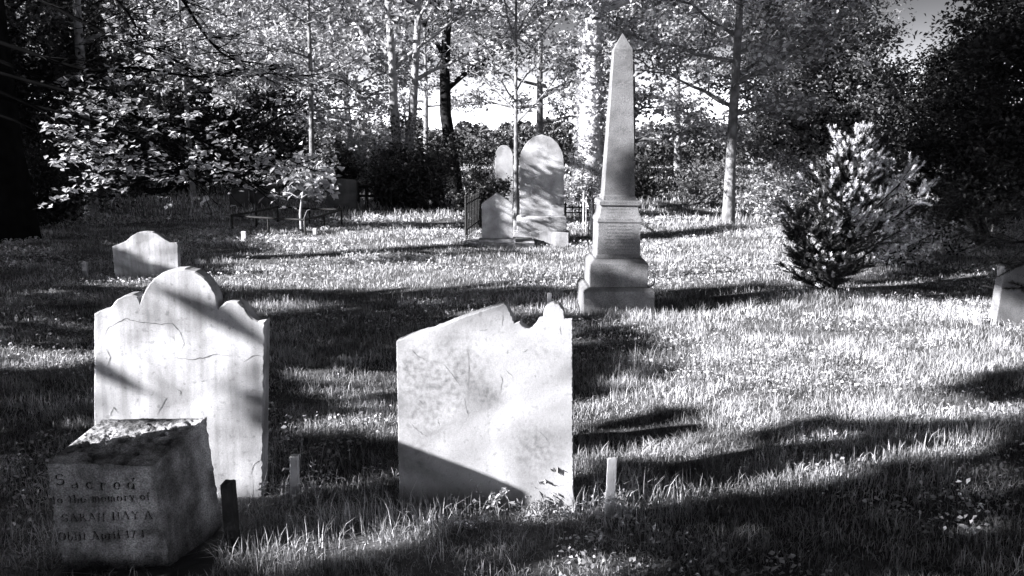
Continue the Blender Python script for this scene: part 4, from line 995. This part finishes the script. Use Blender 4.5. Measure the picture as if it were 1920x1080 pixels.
# ------------------------------------------------------------------ grass, leaves of ground cover, daisies
def in_foot(x, y, pad=0.0):
    k = np.zeros(len(x), bool)
    for a, b, c, d in FOOT: k |= (x > a - pad) & (x < b + pad) & (y > c - pad) & (y < d + pad)
    return k
def scatter(rng, N, y0, y1, power, wide=0.72, marg=1.2):
    """more plants near the camera: density ~ 1 / y**power"""
    t = rng.random(N); a = 2 - power
    y = (y0 ** a + t * (y1 ** a - y0 ** a)) ** (1 / a) if abs(a) > 1e-6 else y0 * (y1 / y0) ** t
    x = rng.uniform(-1, 1, N) * (wide * y + marg)
    return x, y
def blades(x, y, h, w, rng, lean=.5):
    N = len(x); az = rng.uniform(0, 2 * np.pi, N); fa = rng.uniform(0, 2 * np.pi, N) ; b = np.abs(rng.normal(0, lean, N)).clip(0, 1.3)
    sx = np.cos(fa) * w / 2; sy = np.sin(fa) * w / 2; z = gz(x, y) - .004
    dx = np.cos(az) * h * b; dy = np.sin(az) * h * b; hz = h * np.sqrt(np.clip(1 - (b * .6) ** 2, .25, 1))
    V = np.stack([np.stack([x - sx, y - sy, z], 1), np.stack([x + sx, y + sy, z], 1),
                  np.stack([x + sx * .75 + dx * .38, y + sy * .75 + dy * .38, z + hz * .6], 1), np.stack([x - sx * .75 + dx * .38, y - sy * .75 + dy * .38, z + hz * .6], 1),
                  np.stack([x + dx, y + dy, z + hz * (1 - .18 * b)], 1)], 1).reshape(-1, 3)
    i = np.arange(N)[:, None] * 5
    return V, i + np.array([[0, 1, 2, 3]]), i + np.array([[3, 2, 4]])
def build_grass():
    rng = np.random.default_rng(71); Vs = []; Q = []; T = []; base = 0
    def put(x, y, h, w, lean):
        nonlocal base
        k = ~in_foot(x, y, -.005); k &= ~((x > -1.72) & (x < -1.1) & (y > 2.9) & (y < 3.1) & (rng.random(len(x)) < .6))
        V, q, t = blades(x[k], y[k], h[k], w[k], rng, lean); Vs.append(V); Q.append(q + base); T.append(t + base); base += len(V)
    def hn(x, y): return .95 + .42 * blob_noise(x, y, 2.2) + .45 * blob_noise(x + 7, y * 1.3, 6.5) + .3 * blob_noise(x * 1.1 + 3, y, 15)
    x, y = scatter(rng, 230000, 1.7, 6.5, .9)
    h = .045 * hn(x, y).clip(.3) * rng.uniform(.5, 1.5, len(x)); put(x, y, h, .0031 * rng.uniform(.7, 1.4, len(x)), .85)
    # longer tufts
    cx, cy = scatter(rng, 1500, 1.7, 9, .9); n = 38; x = (cx[:, None] + rng.normal(0, .035, (len(cx), n))).ravel(); y = (cy[:, None] + rng.normal(0, .035, (len(cx), n))).ravel()
    hh = np.repeat(rng.uniform(.05, .12, len(cx)), n) * rng.uniform(.5, 1.15, len(x)); put(x, y, hh, np.full(len(x), .0030), .8)
    x, y = scatter(rng, 250000, 6.5, 17, 1.0); s = y / 8
    h = .052 * hn(x, y).clip(.3) * rng.uniform(.5, 1.5, len(x)); put(x, y, h, .0042 * s * rng.uniform(.7, 1.3, len(x)), .8)
    x, y = scatter(rng, 110000, 17, 55, 1.3, .75, 2)
    h = .10 * hn(x * .5, y * .5).clip(.3) * rng.uniform(.5, 1.5, len(x)); put(x, y, h, .02 * rng.uniform(.7, 1.3, len(x)) * y / 25, .5)
    # long grass left standing against the feet of the stones and in chosen tufts
    spots = [(505, 925, .10, .05, 90), (545, 945, .13, .10, 120), (760, 985, .14, .12, 130), (830, 1000, .13, .14, 160), (700, 990, .16, .14, 150), (1180, 935, .16, .12, 160), (1230, 930, .14, .12, 120), (1120, 965, .13, .12, 160),
             (1195, 690, .16, .12, 120), (1215, 690, .22, .08, 16), (1460, 885, .13, .07, 80), (1680, 845, .13, .07, 80), (1660, 865, .10, .2, 160), (1560, 885, .09, .3, 220), (1750, 830, .10, .2, 160), (1300, 900, .10, .25, 200),
             (420, 1060, .12, .12, 160), (480, 1040, .12, .16, 200), (560, 1030, .12, .16, 200), (130, 1075, .07, .15, 120), (260, 1075, .07, .15, 120), (1090, 595, .10, .16, 200), (1170, 600, .10, .16, 220), (1230, 598, .10, .1, 120),
             (1240, 520, .2, .1, 80), (230, 528, .10, .16, 140), (310, 528, .10, .14, 120), (1370, 432, .16, .3, 200), (1320, 432, .14, .5, 300), (1420, 440, .14, .5, 300), (1300, 480, .12, .6, 300), (1400, 485, .12, .6, 300), (1640, 560, .1, .3, 260), (1500, 562, .1, .3, 260),
             (1810, 735, .2, .03, 6), (600, 880, .16, .1, 60), (1040, 600, .06, .1, 60), (640, 410, .2, .4, 200)]
    for px, py, h0, sp, n in spots:
        p = ground(px, py); x = p[0] + rng.normal(0, sp, n); y = p[1] + rng.normal(0, sp * .6, n); put(x, y, h0 * rng.uniform(.4, 1.2, n), np.full(n, .0038 * max(1, p[1] / 7)), .6)
    o = link_mesh('grass', np.concatenate(Vs), [np.concatenate(Q), np.concatenate(T)], M['grass']); tag(o, 'uneven long grass covering the graveyard lawn', 'grass', kind='stuff')
build_grass()
def ground_cover():
    rng = np.random.default_rng(81)
    x, y = scatter(rng, 110000, 1.9, 18, 1.2); k = (blob_noise(x * .8, y * .8, 1.7) + .4 * blob_noise(x, y, 5) > np.where(y < 4, .55, .1)) & ~in_foot(x, y, .02); x = x[k]; y = y[k]
    z = gz(x, y) + rng.uniform(.01, .075, len(x)); P = np.stack([x, y, z], 1)
    V, Fx = leaves_geo(P, .020, rng, aspect=.7, up=1.0); V = V.reshape(-1, 4, 3); s = (np.maximum(1, y / 7))[:, None, None]; V = (V - P[:, None, :]) * s + P[:, None, :]
    tag(link_mesh('ground_cover', V.reshape(-1, 3), [Fx], M['cover']), 'low broad-leaved weeds growing through the grass', 'ground cover', kind='stuff')
    N = 900; x, y = scatter(rng, N, 2.6, 14, 1.0); k = blob_noise(x, y, 1.1) > .1; x = x[k]; y = y[k]; V = []; Fs = []
    for i in range(len(x)):
        z = float(gz(x[i], y[i])) + rng.uniform(.04, .08); r = .0045 * max(1, y[i] / 6); tx, ty = rng.normal(0, .3, 2)
        b = len(V); V.append((x[i], y[i], z + .002))
        for a in range(6): c, s = math.cos(a * math.pi / 3), math.sin(a * math.pi / 3); V.append((x[i] + r * c, y[i] + r * s, z + r * (c * tx + s * ty)))
        for a in range(6): Fs.append((b, b + 1 + a, b + 1 + (a + 1) % 6))
    tag(link_mesh('daisies', np.array(V), [np.array(Fs)], M['petal']), 'tiny white daisies dotted through the grass', 'daisies', kind='stuff')
ground_cover()

# leafy weeds around the foot of the broken headstone and the stakes
def weed(px, py, h, n, seed, label, spread=.05, lsize=.022, lm='leaf_pale'):
    rng = np.random.default_rng(seed); b = ground(px, py); b[2] = float(gz(b[0], b[1])); e = empty('weed', tuple(b), label, 'weed', 'leafy weeds at the feet of the stones')
    polys = []; P = []
    for i in range(n):
        d = rng.normal(0, spread, 2); hh = h * rng.uniform(.55, 1.1); q = np.array([[d[0] * .3 + d[0] * 1.3 * t ** 1.6, d[1] * .3 + d[1] * t ** 1.6, hh * t - .01] for t in np.linspace(0, 1, 6)]); polys.append((q, np.linspace(.0018, .0009, 6), 3))
        for k in range(1, 6):
            for s in (-1, 1): P.append(q[k] + np.array([s * .010, rng.normal(0, .008), .002]))
        for k in range(4): P.append(q[-1] + rng.normal(0, .009, 3))
    V, Fq = tube_arrays(polys); link_mesh('stem', V, [Fq], M['leaf'], e); leaf_mesh('leaves', np.array(P), lsize, M[lm], e, seed, aspect=.42, up=.5)
weed(915, 975, .13, 9, 1, 'leafy weed in front of the dark corner of the broken headstone')
weed(980, 950, .14, 5, 2, 'tall leafy weed right of the middle of the broken headstone')
weed(1045, 950, .13, 7, 3, 'dense weed at the right corner of the broken headstone', .07)
weed(1010, 985, .09, 8, 4, 'low spreading weed in front of the taller ones', .09)
weed(880, 1000, .10, 8, 5, 'small weed at the lower edge of the sunny strip')
weed(1100, 940, .12, 8, 6, 'weed between the broken headstone and the flat white stake')
weed(1140, 950, .10, 8, 7, 'weed before the foot of the flat white stake')
weed(590, 925, .14, 8, 8, 'weed right of the round-cornered white stake', .07)
weed(545, 950, .09, 8, 9, 'low weed at the foot of the round-cornered white stake', .06)
weed(72, 880, .10, 5, 10, 'small flowering weed left of the inscribed block')
weed(215, 1072, .05, 14, 11, 'low weeds against the base of the inscribed block', .12, .018, 'leaf_mid')
weed(90, 1060, .09, 12, 12, 'dark weeds at the left corner of the inscribed block', .10, .02, 'leaf_mid')
weed(1000, 945, .20, 3, 13, 'dark slender weed standing against the pale face of the broken headstone', .03, .03, 'leaf_dark')
weed(870, 950, .16, 2, 14, 'thin pale stalk before the slanting shadow on the broken headstone', .02, .015)
